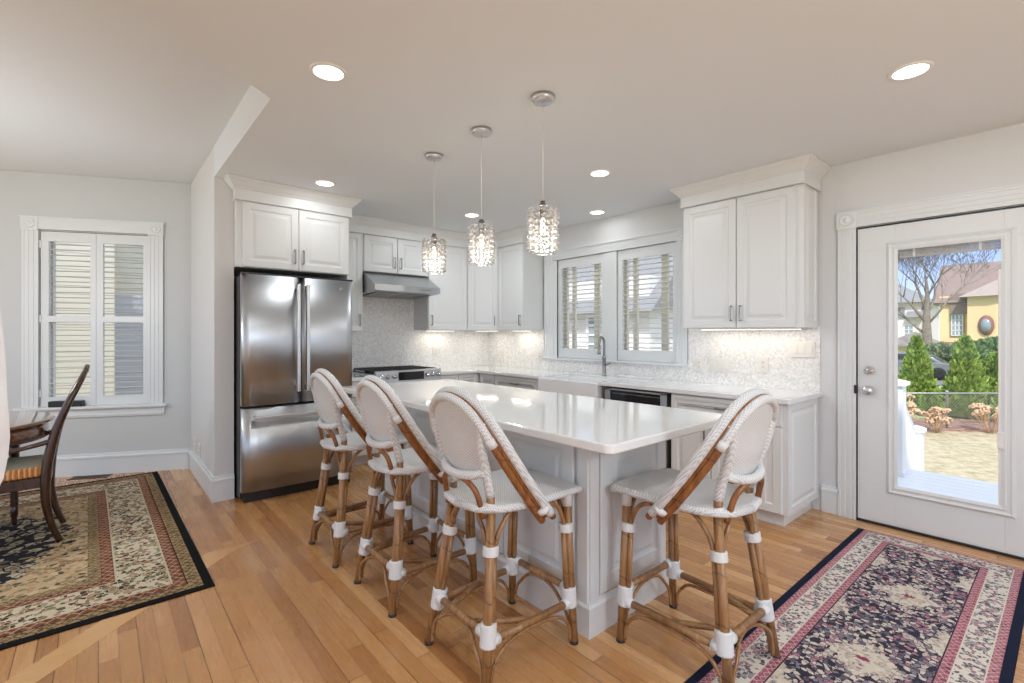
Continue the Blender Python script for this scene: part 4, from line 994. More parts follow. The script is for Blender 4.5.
# ---------------------------------------------------------------- pendants and recessed lights
def make_pendant(x, y, label):
    o = thing('pendant_lamp', label, 'pendant lamp', (x, y, 0), 0, 'crystal pendant lamps over the island')
    c = MB(); c.lathe([(0.0, ZC-0.032), (0.05, ZC-0.03), (0.06, ZC-0.022), (0.062, ZC-0.001), (0.0, ZC-0.001)], 28); obj('canopy', c, 'satin', o)
    c = MB(); c.tube([(0, 0, 2.0), (0, 0, ZC-0.03)], 0.0018, 6); obj('cord', c, 'plastic', o)
    c = MB(); c.lathe([(0.0, 1.935), (0.016, 1.935), (0.018, 1.985), (0.021, 1.99), (0.021, 2.010), (0.014, 2.012), (0.014, 2.026), (0.005, 2.028), (0, 2.028)], 16); obj('socket', c, 'nickel', o)
    fr = MB(); rad = 0.073
    for z in (1.757, 1.985):
        fr.tube([(rad*math.cos(2*math.pi*i/28), rad*math.sin(2*math.pi*i/28), z) for i in range(29)], 0.002, 6)
    for k in range(3): a = 2*math.pi*k/3+0.4; fr.tube([(0.015*math.cos(a), 0.015*math.sin(a), 1.99), (rad*math.cos(a), rad*math.sin(a), 1.985)], 0.002, 6)
    for z in [1.775+r_*0.0325 for r_ in range(7)]: fr.tube([(rad*math.cos(2*math.pi*i/28), rad*math.sin(2*math.pi*i/28), z) for i in range(29)], 0.0008, 4)
    obj('shade_frame', fr, 'chrome', o)
    c = MB(); c.lathe([(0.0, 1.85), (0.008, 1.853), (0.014, 1.87), (0.014, 1.885), (0.009, 1.91), (0.008, 1.935), (0, 1.935)], 16); obj('bulb', c, 'bulb', o)
    cr = MB(); cr.sphere((0, 0, 0), 0.0128, 10, 7); first = obj('crystal', cr, 'crystal', o)
    k0 = True
    for r_ in range(7):
        for k in range(14):
            a = 2*math.pi*k/14; p = (rad*math.cos(a), rad*math.sin(a), 1.775+r_*0.0325)
            q = first if k0 else first.copy()
            if not k0: COL.objects.link(q); q.parent = o
            k0 = False; q.location = p
    l = bpy.data.lights.new('pendant_light', 'POINT'); l.energy = 1.6; l.color = (1.0, 0.92, 0.80); l.shadow_soft_size = 0.03
    lo = bpy.data.objects.new('pendant_light', l); COL.objects.link(lo); lo.parent = o; lo.location = (0, 0, 1.80)
    return o
make_pendant(1.765, 1.80, 'rightmost crystal cylinder pendant lamp, largest of the three over the island')
make_pendant(1.77, 2.34, 'middle crystal cylinder pendant lamp over the island')
make_pendant(1.77, 2.885, 'crystal cylinder pendant lamp farthest back, in front of the range hood')

def recessed(x, y, label, z=ZC, power=None):
    o = thing('recessed_light', label, 'ceiling light', (x, y, z), 0, 'round recessed ceiling lights')
    c = MB(); n = 32; v = []; f = []
    pr = [(0.068, -0.001), (0.068, -0.006), (0.082, -0.005), (0.086, 0.0)]
    for i in range(n):
        a = 2*math.pi*i/n
        for r_, z_ in pr: v.append((r_*math.cos(a), r_*math.sin(a), z_))
    k = len(pr)
    for i in range(n):
        j = (i+1) % n
        for q in range(k): f.append((i*k+q, j*k+q, j*k+(q+1) % k, i*k+(q+1) % k))
    c.add(v, f, False); obj('trim_ring', c, 'plastic', o)
    c = MB(); c.lathe([(0, -0.004), (0.067, -0.004), (0.067, -0.0005), (0, -0.0005)], 32); obj('lens', c, 'disc', o)
    l = bpy.data.lights.new('recessed_lamp', 'AREA'); l.shape = 'DISK'; l.size = 0.14; l.energy = power or LAMP_W; l.color = (0.92, 0.96, 1.0)
    lo = bpy.data.objects.new('recessed_lamp', l); COL.objects.link(lo); lo.parent = o; lo.location = (0, 0, -0.012)
    return o
recessed(0.828, 2.297, 'large round recessed light in the ceiling left of the pendants')
recessed(2.908, 0.49, 'round recessed light in the ceiling above the glass door side')
recessed(1.415, 4.005, 'round recessed light in the ceiling in front of the refrigerator cabinet', power=2.2)
recessed(2.938, 2.368, 'round recessed light in the ceiling between the nearest pendant and large cabinet')
recessed(3.86, 3.145, 'small round recessed light in the ceiling directly above the sink window', power=0.9)
recessed(2.96, 4.078, 'round recessed light in the ceiling between the far and middle pendants', power=9)
# unseen lamps added behind the camera for fill light, continuing the visible grid
for (x, y) in ((0.83, 0.3), (2.9, -1.4), (0.83, -1.5), (-1.3, -1.0)):
    recessed(x, y, 'unseen recessed light added behind the viewpoint to brighten the room')

def added_fill_lamp(x, y, zc, drop, label, w):  # out-of-view hanging lamp, added only to brighten the rooms
    o = thing('added_fill_lamp', label, 'added fill lamp', (x, y, 0), 0)
    c = MB(); c.lathe([(0, zc-0.03), (0.07, zc-0.025), (0.07, zc-0.001), (0, zc-0.001)], 24); obj('canopy', c, 'chrome', o)
    c = MB(); c.tube([(0, 0, zc-drop), (0, 0, zc-0.03)], 0.008, 8); obj('stem', c, 'chrome', o)
    c = MB(); c.lathe([(0, zc-drop-0.12), (0.10, zc-drop-0.10), (0.15, zc-drop-0.03), (0.14, zc-drop), (0, zc-drop)], 28); obj('lamp_shade', c, 'disc', o)
    l = bpy.data.lights.new('added_fill_light', 'POINT'); l.energy = w; l.color = (0.88, 0.95, 1.0); l.shadow_soft_size = 0.16
    lo = bpy.data.objects.new('added_fill_light', l); COL.objects.link(lo); lo.parent = o; lo.location = (0, 0, zc-drop-0.32)
added_fill_lamp(-1.25, 4.5, ZD, 0.75, 'unseen hanging lamp added over the dining table to brighten the dining room', 42)
added_fill_lamp(0.9, -1.6, ZC, 0.35, 'unseen hanging lamp added behind the viewpoint to brighten the room', 85)
# ---------------------------------------------------------------- dining table, chair, sill box, vent, curtain
TX, TY = -0.86, 4.70
o = thing('dining_table', 'round mahogany dining table with a glossy top at the left edge', 'table', (TX, TY, 0), 0)
c = MB(); c.lathe([(0, 0.722), (0.60, 0.722), (0.622, 0.728), (0.628, 0.738), (0.622, 0.748), (0.60, 0.752), (0, 0.752)], 72); obj('tabletop', c, 'mahogany', o)
c = MB(); c.lathe([(0.52, 0.632), (0.598, 0.632), (0.598, 0.722), (0.52, 0.722), (0.52, 0.64)], 64); obj('apron', c, 'mahogany', o)
c = MB(); c.lathe([(0.53, 0.628), (0.602, 0.628), (0.607, 0.636), (0.602, 0.644), (0.53, 0.644)], 64); obj('apron_bead', c, 'walnut', o)
for k in range(4):
    a = R(11+90*k); c = MB()
    c.lathe([(0.013, 0.0), (0.016, 0.02), (0.014, 0.04), (0.020, 0.07), (0.021, 0.12), (0.017, 0.125), (0.022, 0.135), (0.020, 0.15), (0.027, 0.50), (0.030, 0.52), (0.026, 0.53), (0.030, 0.55), (0.030, 0.64), (0, 0.64)], 14, T(0.425*math.cos(a), 0.425*math.sin(a), 0.009)); obj('leg', c, 'walnut', o)

o = thing('dining_chair', 'dark walnut armchair with striped seat pushed up to the round dining table', 'chair', (-0.40, 4.40, 0.009), R(90))
# local: +y = facing (towards -X world), x lateral
for sg in (-1, 1):
    c = MB(); xx = sg*0.205
    pts = [(xx*0.95, -0.215, 0.0), (xx*0.97, -0.175, 0.12), (xx, -0.150, 0.27), (xx, -0.150, 0.42), (xx, -0.165, 0.56), (xx*1.0, -0.200, 0.72), (xx*0.98, -0.255, 0.88), (xx*0.8, -0.310, 1.01), (xx*0.45, -0.335, 1.075)]
    c.tube(pts, [0.017, 0.019, 0.023, 0.027, 0.027, 0.024, 0.020, 0.017, 0.015], 10, spline=5); obj('leg', c, 'walnut', o, label='rear leg running up into the curved back post')
    c = MB(); c.lathe([(0.014, 0), (0.017, 0.02), (0.015, 0.03), (0.024, 0.30), (0.027, 0.33), (0.024, 0.34), (0.027, 0.36), (0.027, 0.43), (0, 0.43)], 12, T(sg*0.225, 0.26, 0)); obj('leg', c, 'walnut', o)
    c = MB(); c.tube([(xx, -0.175, 0.645), (sg*0.232, -0.06, 0.622), (sg*0.245, 0.08, 0.600), (sg*0.245, 0.16, 0.598)], [0.016, 0.013, 0.014, 0.017], 10, spline=5); c.tube([(sg*0.243, 0.12, 0.59), (sg*0.235, 0.10, 0.52), (sg*0.232, 0.14, 0.42)], 0.013, 10, spline=5)
    obj('armrest', c, 'walnut', o)
c = MB(); c.tube([(-0.095, -0.335, 1.072), (0, -0.342, 1.10), (0.095, -0.335, 1.072)], 0.0155, 10, spline=6); c.tube([(-0.205, -0.16, 0.52), (0.205, -0.16, 0.52)], 0.014, 8)
for xx in (-0.07, 0, 0.07): c.tube([(xx*0.9, -0.165, 0.52), (xx, -0.215, 0.75), (xx*1.05, -0.335, 1.08)], 0.008, 8, spline=4)
obj('backrest', c, 'walnut', o)
c = MB(); c.prism([(-0.20, -0.165), (0.20, -0.165), (0.245, 0.285), (-0.245, 0.285)], 0.36, 0.425); obj('seat_rail', c, 'walnut', o, 0.004)
c = MB(); c.prism([(-0.195, -0.14), (0.195, -0.14), (0.24, 0.28), (-0.24, 0.28)], 0.425, 0.498); obj('seat_cushion', c, 'stripe', o, 0.02, 4)

c = MB(); c.box(-0.13, 0.13, -0.03, 0.03, 0, 0.055); q = obj('window_sill_box', c, 'black', None, 0.008, 3)
p = mD @ Vector((-0.99, -0.028, 0)); q.location = (p.x, p.y, 0.655); q.rotation_euler = (0, 0, DA); tag(q, 'small black box lying on the dining window sill', 'box')
o = thing('floor_vent', 'dark metal floor vent beside the dining room baseboard', 'vent', tuple(mD @ Vector((-0.78, -0.085, 0.0))), DA)
c = MB()
for k in range(13): c.box(-0.145+k*0.0225, -0.137+k*0.0225, -0.04, 0.04, 0.001, 0.004)
c.box(-0.155, 0.155, -0.05, -0.04, 0.0, 0.005); c.box(-0.155, 0.155, 0.04, 0.05, 0.0, 0.005)
obj('grille', c, plain('vent_metal', (0.10, 0.065, 0.04), 0.4, 0.4), o)
c = MB(); c.box(-0.15, 0.15, -0.042, 0.042, 0.0003, 0.0012); obj('backing', c, 'black', o)

# sheer curtain just inside the left edge, drawn back to a tie
c = MB()
def curt(u, v_):
    z = 2.5-2.42*v_
    edge = -0.149+0.016*math.exp(-((z-1.12)/0.09)**2)+0.010*math.exp(-((z-1.27)/0.10)**2)
    if z < 1.03: edge -= 0.10*min(1, (1.03-z)/0.25)
    x = -0.62+u*(0.62+edge)
    y = 1.36+0.022*math.sin(u*34.0)*(1-0.7*u**8)+0.008*math.sin(z*3+u*9)
    return (x, y, z)
M['sheer'].node_tree.nodes['Principled BSDF'].inputs['Alpha'].default_value = 0.8
c.grid(curt, 60, 60)
tag(obj('sheer_curtain', c, 'sheer', recalc=False), 'white sheer curtain gathered at the left edge of the view', 'curtain')

# ---------------------------------------------------------------- outdoors
GZ = -1.1
def ground(name, poly, z, mat, label=None):
    c = MB(); c.prism(poly, z-0.1, z); return struct(obj(name, c, mat), label)
ground('lawn', [(-60, -60), (30, -60), (19.4, -1.0), (17.8, 0.4), (16.1, 2.4), (14.8, 4.8), (10, 60), (-60, 60)], GZ, 'lawn', 'dry winter lawn behind the house')
ground('ground', [(9, -60), (140, -60), (140, 60), (14.6, 60)], GZ-0.02, 'green_lawn', 'green grass beyond the fence')
ground('mulch_bed', [(15.9, 2.2), (17.6, 0.2), (19.2, -1.0), (20.0, 0.6), (16.3, 4.6), (14.6, 4.6)], GZ+0.01, 'mulch', 'bark mulch bed along the chain link fence')
ground('road', [(30.0, -40), (36.5, -40), (36.5, 60), (30.0, 60)], GZ-0.005, 'asphalt', 'driveway with the parked car')
# porch deck
dk = MB()
for k in range(16): dk.box(4.33+k*0.137, 4.33+k*0.137+0.132, -1.6, 1.45, -0.135, -0.10)
dk.box(6.48, 6.52, -1.6, 1.45, -0.32, -0.102); dk.box(4.33, 6.5, -1.6, 1.45, -0.3, -0.14)
struct(obj('porch_deck', dk, 'vinyl'), 'white porch deck outside the glass door')
for k in range(4):
    c = MB(); c.box(6.52+k*0.26, 6.80+k*0.26, -1.2, 1.02, -0.34-k*0.19, -0.30-k*0.19); struct(obj('porch_step', c, 'vinyl'), 'white porch step')
def newel(x, y, z0, z1, q, label):
    o = thing('porch_post', label, 'post', (x, y, 0), 0)
    c = MB(); c.box(-0.06*q, 0.06*q, -0.06*q, 0.06*q, z0, z1); obj('shaft', c, 'vinyl', o)
    e_ = 0.08*q; c = MB(); c.box(-e_, e_, -e_, e_, z1-0.02, z1+0.015); v = [(-e_, -e_, z1+0.015), (e_, -e_, z1+0.015), (e_, e_, z1+0.015), (-e_, e_, z1+0.015), (0, 0, z1+0.05)]
    c.add(v, [(0, 1, 4), (1, 2, 4), (2, 3, 4), (3, 0, 4), (3, 2, 1, 0)]); obj('post_cap', c, 'vinyl', o)
    c = MB(); e_ = 0.07*q; c.box(-e_, e_, -e_, e_, z0, z0+0.05); obj('post_base', c, 'vinyl', o)
newel(6.17, 1.17, -0.10, 0.83, 1.4, 'white porch newel post with cap at the top of the steps')
newel(6.95, 1.12, -0.85, 0.26, 1.0, 'white porch newel post with cap at the foot of the steps')
o = thing('stair_railing', 'white closed stair railing between the porch posts', 'railing', (0, 0, 0), 0)
c = MB(); mm = T(6.26, 1.165, 0) @ rotz(math.atan2(-0.05, 0.78))
c.prism([(0, -0.05), (0.66, -0.60), (0.66, 0.14), (0, 0.70)], -0.025, 0.025, mm @ Matrix(((1, 0, 0, 0), (0, 0, 1, 0), (0, 1, 0, 0), (0, 0, 0, 1)))); obj('side_board', c, 'vinyl', o)
c = MB(); c.tube([mm @ Vector((0, 0, 0.73)), mm @ Vector((0.66, 0, 0.17))], 0.035, 4, smooth=False); obj('handrail', c, 'vinyl', o)

# chain link fence along the back of the bed
FA = Vector((14.9, 3.53, GZ)); FB = Vector((19.8, -0.70, GZ)); FD = (FB-FA); FL = FD.length; FU = FD/FL; FH = 0.90
o = thing('chain_link_fence', 'galvanised chain link fence behind the dried flowers', 'fence')
for d in (0.0, 2.25, 4.5, 6.4):
    c = MB(); p = FA+FU*d; c.lathe([(0.03, 0), (0.03, FH+0.02), (0.036, FH+0.03), (0.03, FH+0.06), (0, FH+0.075)], 10, T(*p)); obj('fence_post', c, 'fence_metal', o)
c = MB(); c.tube([FA+Vector((0, 0, FH)), FB+Vector((0, 0, FH))], 0.018, 8); obj('top_rail', c, 'fence_metal', o)
c = MB(); stp = 0.085; n = int((FL+FH)/stp)
for k in range(n):
    for sg in (1, -1):
        a = k*stp-(FH if sg == 1 else 0)
        p0, p1 = (a, 0.0), (a+FH, FH)
        if sg == -1: p0, p1 = (a, FH), (a+FH, 0.0)
        # clip
        def clip(p0, p1):
            (xa, za), (xb, zb) = p0, p1
            if xb <= 0 or xa >= FL: return None
            if xa < 0: za += (zb-za)*(0-xa)/(xb-xa); xa = 0
            if xb > FL: zb = za+(zb-za)*(FL-xa)/(xb-xa); xb = FL
            return (xa, za), (xb, zb)
        r_ = clip(p0, p1)
        if r_: c.tube([FA+FU*r_[0][0]+Vector((0, 0, r_[0][1])), FA+FU*r_[1][0]+Vector((0, 0, r_[1][1]))], 0.003, 3, smooth=False)
obj('wire_mesh', c, 'fence_metal', o)

# dried hydrangeas
def hydrangea(loc, n, spread, h, label, seed):
    rn = random.Random(seed); o = thing('dried_hydrangea', label, 'shrub', (loc[0], loc[1], GZ), 0, 'dried hydrangeas along the fence')
    c = MB(); heads = []
    for k in range(n):
        a = rn.uniform(0, 6.28); r_ = spread*math.sqrt(rn.random()); hh = h*rn.uniform(0.45, 1.0)
        p = Vector((r_*math.cos(a), r_*math.sin(a), hh)); c.tube([(p.x*0.2, p.y*0.2, 0), (p.x*0.6, p.y*0.6, hh*0.5), tuple(p)], 0.006, 4, spline=2); heads.append(p)
        for j in range(3):
            q = p+Vector((rn.uniform(-.12, .12), rn.uniform(-.12, .12), rn.uniform(-.2, .05))); c.tube([(p.x*0.6, p.y*0.6, hh*0.5), tuple(q)], 0.004, 3)
    obj('stems', c, 'dry', o)
    hd = MB()
    for j in range(26):
        z = rn.uniform(-0.4, 1); a = rn.uniform(0, 6.28); q = math.sqrt(max(0, 1-z*z)); ce = Vector((0.075*q*math.cos(a), 0.075*q*math.sin(a), 0.05*z))
        hd.sphere(ce, 0.024, 5, 3)
    first = None
    for p in heads:
        if first is None: first = obj('flower_head', hd, 'dry', o); q = first
        else: q = first.copy(); COL.objects.link(q); q.parent = o
        q.location = p; q.rotation_euler = (rn.uniform(-.4, .4), rn.uniform(-.4, .4), rn.uniform(0, 6))
hydrangea((14.95, 2.78), 26, 0.40, 0.88, 'dried tan hydrangea beside the porch post', 1)
hydrangea((15.62, 2.12), 20, 0.30, 0.62, 'dried tan hydrangea left of the middle fence post', 2)
hydrangea((16.55, 1.25), 22, 0.36, 0.66, 'dried tan hydrangea at the right side of the door glass', 3)

def foliage(c, fn, n, size, rn, up=0.5):
    for k in range(n):
        p, nr = fn(rn); nr = Vector(nr).normalized()
        d = (nr+Vector((rn.uniform(-.6, .6), rn.uniform(-.6, .6), up+rn.uniform(-.2, .5)))).normalized()
        sd = d.cross(Vector((rn.uniform(-1, 1), rn.uniform(-1, 1), rn.uniform(-1, 1)))).normalized(); s_ = size*rn.uniform(0.6, 1.3); p = Vector(p)
        c.add([p-sd*s_*0.35, p+sd*s_*0.35, p+d*s_*0.7+sd*s_*0.25, p+d*s_, p+d*s_*0.7-sd*s_*0.25], [(0, 1, 2, 3, 4)])
def arborvitae(x, y, h, r, label, seed, mat='arb'):
    rn = random.Random(seed); o = thing('arborvitae', label, 'evergreen tree', (x, y, GZ), 0, 'arborvitae trees beyond the fence')
    lob = [rn.uniform(0, 6.28) for _ in range(4)]
    def rad(t, a):
        base = r*(1-t)**0.75*(1 if t > 0.12 else 0.75+t*2)
        return base*(1+0.12*math.sin(3*a+lob[0]+t*5)+0.08*math.sin(5*a+lob[1]-t*9))
    c = MB(); c.grid(lambda u, v_: (0.85*rad(u, v_*6.2832)*math.cos(v_*6.2832), 0.85*rad(u, v_*6.2832)*math.sin(v_*6.2832), 0.05+u*(h-0.1)), 16, 20)
    def fn(rn):
        t = rn.random()**1.35; a = rn.uniform(0, 6.28); q = rad(t, a)*rn.uniform(0.82, 1.05); return (q*math.cos(a), q*math.sin(a), 0.05+t*(h-0.12)), (math.cos(a), math.sin(a), 0.3)
    foliage(c, fn, 3600, 0.13, rn, 0.9); obj('foliage', c, mat, o, recalc=False)
    c = MB(); c.tube([(0, 0, 0), (0, 0, h*0.5)], 0.05, 8); obj('trunk', c, 'bark', o)
arborvitae(19.38, 3.12, 2.36, 0.54, 'pointed green arborvitae behind the porch post, left of the parked car', 11)
arborvitae(19.15, 1.98, 2.36, 0.56, 'tallest bright green arborvitae in the middle of the door glass', 12)
arborvitae(20.60, 1.45, 1.85, 0.42, 'shorter arborvitae just right of the tallest one', 13)
arborvitae(18.9, 0.92, 1.85, 0.5, 'arborvitae at the right edge of the door glass', 14)
arborvitae(18.8, 2.72, 0.75, 0.24, 'small round young arborvitae between the two tall ones', 15)
def hedge(name, label, x, y, sx, sy, h, mat, seed, n=2600, size=0.22):
    rn = random.Random(seed); c = MB(); c.sphere((0, 0, h*0.45), 1.0, 24, 14, None, (sx*0.92, sy*0.92, h*0.52))
    def fn(rn):
        z = rn.uniform(-0.6, 1); a = rn.uniform(0, 6.28); q = math.sqrt(max(0, 1-z*z)); b3 = 1+0.10*math.sin(5*a+z*4); return (sx*q*math.cos(a)*b3, sy*q*math.sin(a)*b3, h*0.45+h*0.52*z*b3), (q*math.cos(a), q*math.sin(a), z)
    foliage(c, fn, n, size, rn, 0.3); q = obj(name, c, mat, recalc=False); q.location = (x, y, GZ); tag(q, label, 'shrub')
hedge('shrub', 'pale green rounded shrub behind the parked car', 37.4, 4.9, 0.9, 1.0, 1.75, 'hedge_pale', 21)
hedge('shrub', 'dark green clipped hedge in front of the yellow house bay', 46.2, 2.6, 1.6, 2.4, 2.1, 'hedge', 22)
hedge('shrub', 'green shrub between the tall arborvitae and the yellow house door', 42.0, 4.3, 0.9, 0.85, 1.9, 'hedge', 23, 1500)
hedge('shrub', 'wide evergreen hedge outside the right edge of the door glass', 36.0, -2.0, 1.6, 3.0, 2.0, 'hedge', 24, 1500)

# bare tree
def bare_tree(x, y, z, label):
    rn = random.Random(5); o = thing('bare_tree', label, 'tree', (x, y, z), 0)
    c = MB()
    def grow(p, d, ln, r_, depth, mbx):
        pts = [p]; rs = [r_]; n = 3
        for i in range(n):
            d = (d+Vector((rn.uniform(-.18, .18), rn.uniform(-.18, .18), rn.uniform(-.04, .14)))).normalized()
            p = p+d*(ln/n); pts.append(p); rs.append(max(0.010, r_*(1-0.45*(i+1)/n)))
        mbx.tube(pts, rs, 7 if depth < 3 else 4)
        if depth >= 7: return
        k = 3 if depth < 4 else 2
        for j in range(k):
            ax = Vector((rn.uniform(-1, 1), rn.uniform(-1, 1), rn.uniform(-0.1, 0.35))).normalized()
            nd = (d*0.9+ax*(0.62 if depth else 0.75)).normalized()
            grow(pts[-1] if j < 2 else pts[2], nd, ln*rn.uniform(0.66, 0.86), rs[-1]*0.74, depth+1, mbx)
    tr = MB(); tr.tube([(0, 0, 0), (0.0, 0.05, 1.2), (-0.05, 0.1, 2.6), (0, 0.12, 3.6), (0.05, 0.1, 5.0), (0, 0.2, 6.4)], [0.34, 0.27, 0.23, 0.18, 0.11, 0.04], 12, spline=4); obj('trunk', tr, 'bark', o)
    br = MB()
    for (st_, d, l_, r_) in (((0, 0.12, 3.9), (0.1, 0.25, 1), 1.9, 0.10), ((0, 0.12, 3.7), (0.2, -0.45, 0.95), 1.9, 0.09), ((0, 0.1, 3.1), (-0.2, 0.6, 0.8), 2.1, 0.10), ((0, 0.06, 2.3), (0.3, 0.85, 0.7), 2.2, 0.09), ((0, 0.12, 3.5), (0.6, 0.2, 0.9), 1.8, 0.08), ((0, 0.1, 3.0), (-0.1, -0.55, 0.85), 1.8, 0.085), ((0.05, 0.12, 4.7), (0.0, -0.4, 0.95), 1.6, 0.06), ((0, 0.12, 5.2), (-0.2, 0.5, 0.9), 1.5, 0.05), ((0, 0.15, 5.8), (0.3, -0.3, 0.9), 1.3, 0.04)):
        grow(Vector(st_), Vector(d).normalized(), l_, r_, 1, br)
    obj('branches', br, 'bark', o, recalc=False)
bare_tree(39.6, 5.75, GZ, 'large bare winter tree in front of the yellow house')

# parked car (side on, along Y)
o = thing('parked_car', 'grey sedan parked beyond the arborvitae trees', 'car', (34.4, 5.9, GZ), R(90))
c = MB()
prof = [(-2.2, 0.28), (-2.25, 0.55), (-2.15, 0.82), (-1.55, 0.92), (-0.95, 1.30), (-0.2, 1.42), (0.55, 1.36), (1.25, 0.98), (2.0, 0.84), (2.25, 0.62), (2.25, 0.30)]
v = []; f = []
for y_, sc_ in ((-0.88, 0.0), (-0.80, 1.0), (0.80, 1.0), (0.88, 0.0)):
    for (px_, pz_) in prof: v.append((px_, y_, pz_ if sc_ else min(pz_, 0.86)))
k = len(prof)
for i in range(3):
    for j in range(k): f.append((i*k+j, i*k+(j+1) % k, (i+1)*k+(j+1) % k, (i+1)*k+j))
f.append(tuple(range(k))); f.append(tuple(3*k+j for j in range(k))[::-1])
c.add(v, f); obj('body', c, 'carpaint', o, 0.03, 3)
c = MB()
for sy in (-0.842, 0.842):
    c = MB(); c.prism([(-1.30, 0.95), (-0.85, 1.25), (-0.2, 1.345), (0.5, 1.30), (1.10, 0.98), (0.0, 0.93)], min(sy, sy*1.02), max(sy, sy*1.02), Matrix(((1, 0, 0, 0), (0, 0, 1, 0), (0, 1, 0, 0), (0, 0, 0, 1))))
    obj('side_window', c, 'carglass', o)
for (x, y) in ((-1.4, -0.85), (1.4, -0.85), (-1.4, 0.85), (1.4, 0.85)):
    c = MB(); c.lathe([(0.0, -0.09), (0.2, -0.09), (0.32, -0.08), (0.33, 0.0), (0.32, 0.08), (0.2, 0.09), (0, 0.09)], 22, T(x, y, 0.33) @ Matrix.Rotation(R(90), 4, 'X')); obj('wheel', c, 'tyre', o)
for sy in (-1, 1):
    c = MB(); c.box(2.2, 2.27, sy*0.45, sy*0.85, 0.62, 0.78); obj('tail_light', c, 'taillight', o)
    c = MB(); c.sphere((-0.75, sy*0.93, 0.98), 0.1, 8, 6); obj('side_mirror', c, 'carpaint', o)

# yellow house
o = thing('yellow_house', 'yellow house with steep brown roof and stone ground floor', 'house')
c = MB(); c.box(53.1, 60, -4, 7.05, 0.35, 4.45); obj('upper_wall', c, 'yellow', o)
c = MB(); c.box(53.2, 60, -4, 6.95, GZ, 0.35); obj('stone_wall', c, 'stone', o)
c = MB(); mY = Matrix(((1, 0, 0, 0), (0, 0, 1, 0), (0, 1, 0, 0), (0, 0, 0, 1)))
c.prism([(52.7, 3.9), (56.0, 7.3), (57.4, 7.3), (60.6, 4.2), (60.6, 4.05), (57.3, 7.1), (56.1, 7.1), (52.9, 3.8)], -4.4, 7.35, mY)
c.prism([(53.15, 4.3), (56.1, 7.1), (57.3, 7.1), (60.2, 4.3)], -4.0, 6.95, mY)
c.box(52.85, 53.2, 5.35, 6.35, 2.95, 4.6)
obj('roof', c, 'shingle', o)
c = MB(); c.prism([(52.2, 0.15), (53.2, 0.72), (53.2, 0.15)], 5.35, 7.35, mY); obj('porch_roof', c, 'redroof', o)
# bay wing
c = MB(); wing = [(52.0, 5.25), (51.6, 3.6), (51.6, 0.5), (52.4, -3.0), (56, -3.0), (56, 5.25)]
c.prism(wing, 0.45, 4.25); obj('bay_wall', c, 'yellow', o)
c = MB(); c.prism(wing, GZ, 0.45); obj('bay_base', c, 'stone', o)
c = MB(); ev = [(51.6, 5.75), (51.1, 3.7), (51.1, 0.2), (52.0, -3.6), (57, -3.6), (57, 5.75)]
v = [(x, y, 4.25) for x, y in ev]+[(54.6, 1.2, 7.1)]; c.add(v, [(i, (i+1) % 6, 6) for i in range(6)]+[tuple(range(6))[::-1]]); obj('bay_roof', c, 'shingle_pale', o)
def hwin(par, x, y0, y1, z0, z1, trimm='olive', mun=3):
    c = MB(); c.box(x-0.06, x+0.1, y0-0.12, y1+0.12, z0-0.1, z1+0.12); w_ = obj('window', c, trimm, par)
    c = MB(); c.box(x-0.08, x-0.05, y0, y1, z0, z1); obj('pane', c, 'darkwin', w_)
    c = MB()
    for i in range(mun+1): yy = y0+(y1-y0)*i/mun; c.box(x-0.11, x-0.07, yy-0.03, yy+0.03, z0, z1)
    for i in range(5): zz = z0+(z1-z0)*i/4; c.box(x-0.11, x-0.07, y0, y1, zz-0.03, zz+0.03)
    obj('muntins', c, 'vinyl', w_)
hwin(o, 53.08, 5.62, 6.28, 1.2, 2.9, 'olive', 3)
hwin(o, 51.58, 1.4, 3.2, -0.6, 0.35, 'vinyl', 4)
hwin(o, 51.75, 3.75, 4.7, -0.6, 0.35, 'vinyl', 2)
c = MB(); c.box(53.1, 53.22, 5.45, 6.3, GZ, 0.12); obj('door', c, 'darkwin', o)
c = MB(); c.lathe([(0.0, -0.1), (0.62, -0.1), (0.62, 0.1), (0.0, 0.1)], 24, T(51.72, 4.15, 2.0) @ Matrix.Rotation(R(-104), 4, 'Z') @ Matrix.Rotation(R(90), 4, 'X') @ Matrix.Diagonal((0.75, 1.25, 1, 1))); ov = obj('oval_window', c, 'brick', o)
c = MB(); c.lathe([(0.0, -0.13), (0.40, -0.13), (0.40, 0.1), (0.0, 0.1)], 24, T(51.70, 4.15, 2.0) @ Matrix.Rotation(R(-104), 4, 'Z') @ Matrix.Rotation(R(90), 4, 'X') @ Matrix.Diagonal((0.75, 1.25, 1, 1))); obj('pane', c, 'darkwin', ov)
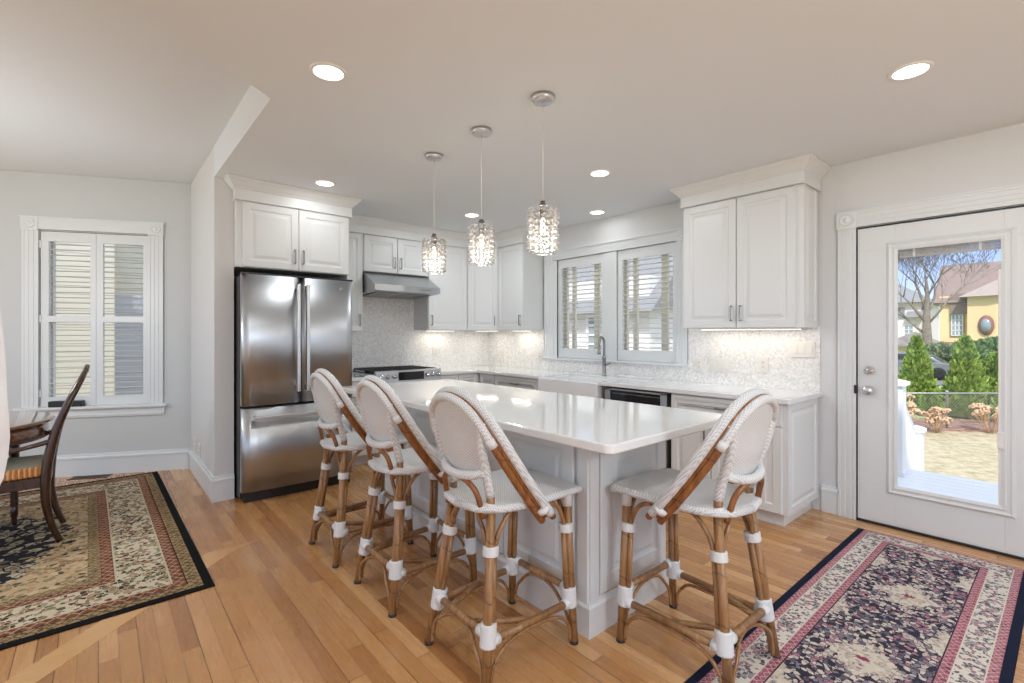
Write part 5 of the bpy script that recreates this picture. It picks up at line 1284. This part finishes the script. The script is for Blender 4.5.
# white house far left
o = thing('white_house', 'pale house with grey roof and brick chimney behind the bare tree', 'house')
c = MB(); c.box(62, 72, 9.6, 17, GZ, 4.6); obj('wall', c, 'whitesiding', o)
c = MB(); v = [(61.4, 9.0, 4.5), (72.6, 9.0, 4.5), (72.6, 17.6, 4.5), (61.4, 17.6, 4.5), (65.5, 12.6, 7.0), (68.5, 12.6, 7.0)]
c.add(v, [(0, 1, 5, 4), (1, 2, 5), (2, 3, 4, 5), (3, 0, 4), (3, 2, 1, 0)]); obj('roof', c, 'shingle_grey', o)
c = MB(); c.box(64.2, 65.0, 12.0, 12.8, 5.0, 8.0); obj('chimney', c, 'brick', o)
c = MB(); c.prism([(61.2, 3.0), (63.0, 4.4), (63.0, 3.0)], 9.4, 10.7, mY); c.box(61.9, 62.1, 10.9, 11.6, 2.9, 4.0); obj('dormer', c, 'shingle_grey', o)
for yy in (10.2, 11.4, 13.0): hwin(o, 62.0, yy, yy+0.7, 0.6, 2.2, 'vinyl', 2)
# garage shed
o = thing('garage', 'small pale yellow garage with a hipped roof behind the tree', 'garage')
c = MB(); c.box(43.0, 47.0, 6.1, 8.6, GZ, 0.5); obj('wall', c, 'yellow', o)
c = MB(); v = [(42.5, 5.6, 0.45), (47.4, 5.6, 0.45), (47.4, 9.1, 0.45), (42.5, 9.1, 0.45), (44.9, 7.3, 1.5)]
c.add(v, [(0, 1, 4), (1, 2, 4), (2, 3, 4), (3, 0, 4), (3, 2, 1, 0)]); obj('roof', c, 'shingle_pale', o)
c = MB(); c.box(42.95, 43.02, 6.5, 8.2, GZ, 0.1); obj('garage_door', c, 'vinyl', o)

# neighbours seen through the shutters
o = thing('neighbour_house', 'beige clapboard house outside the dining room window', 'house')
c = MB(); c.box(-9, 0.2, 10.2, 14, GZ, 5.5, None); obj('wall', c, 'beigesiding', o)
c = MB(); c.box(0.2, 3.4, 10.6, 14, GZ, 2.0); obj('wing', c, 'greysiding', o)
c = MB(); c.box(0.2, 3.4, 10.6, 14, 2.0, 5.5); obj('upper_wing', c, 'beigesiding', o)
c = MB(); c.prism([(9.9, 5.5), (12, 7.6), (14.3, 5.5)], -9.3, 3.7, mX); obj('roof', c, 'shingle_grey', o)
o = thing('pale_house', 'pale house with grey roof outside the sink window', 'house')
c = MB(); c.box(12.5, 20, 8.2, 18, GZ, 3.1); obj('wall', c, 'palesiding', o)
c = MB(); c.prism([(12.0, 2.0), (14.5, 4.4), (20, 3.0), (20.2, 2.9)], 7.8, 18.4, mY); obj('roof', c, 'shingle_grey', o)
for yy in (9.6, 12.0): hwin(o, 12.48, yy, yy+0.9, 0.7, 1.9, 'vinyl', 2)
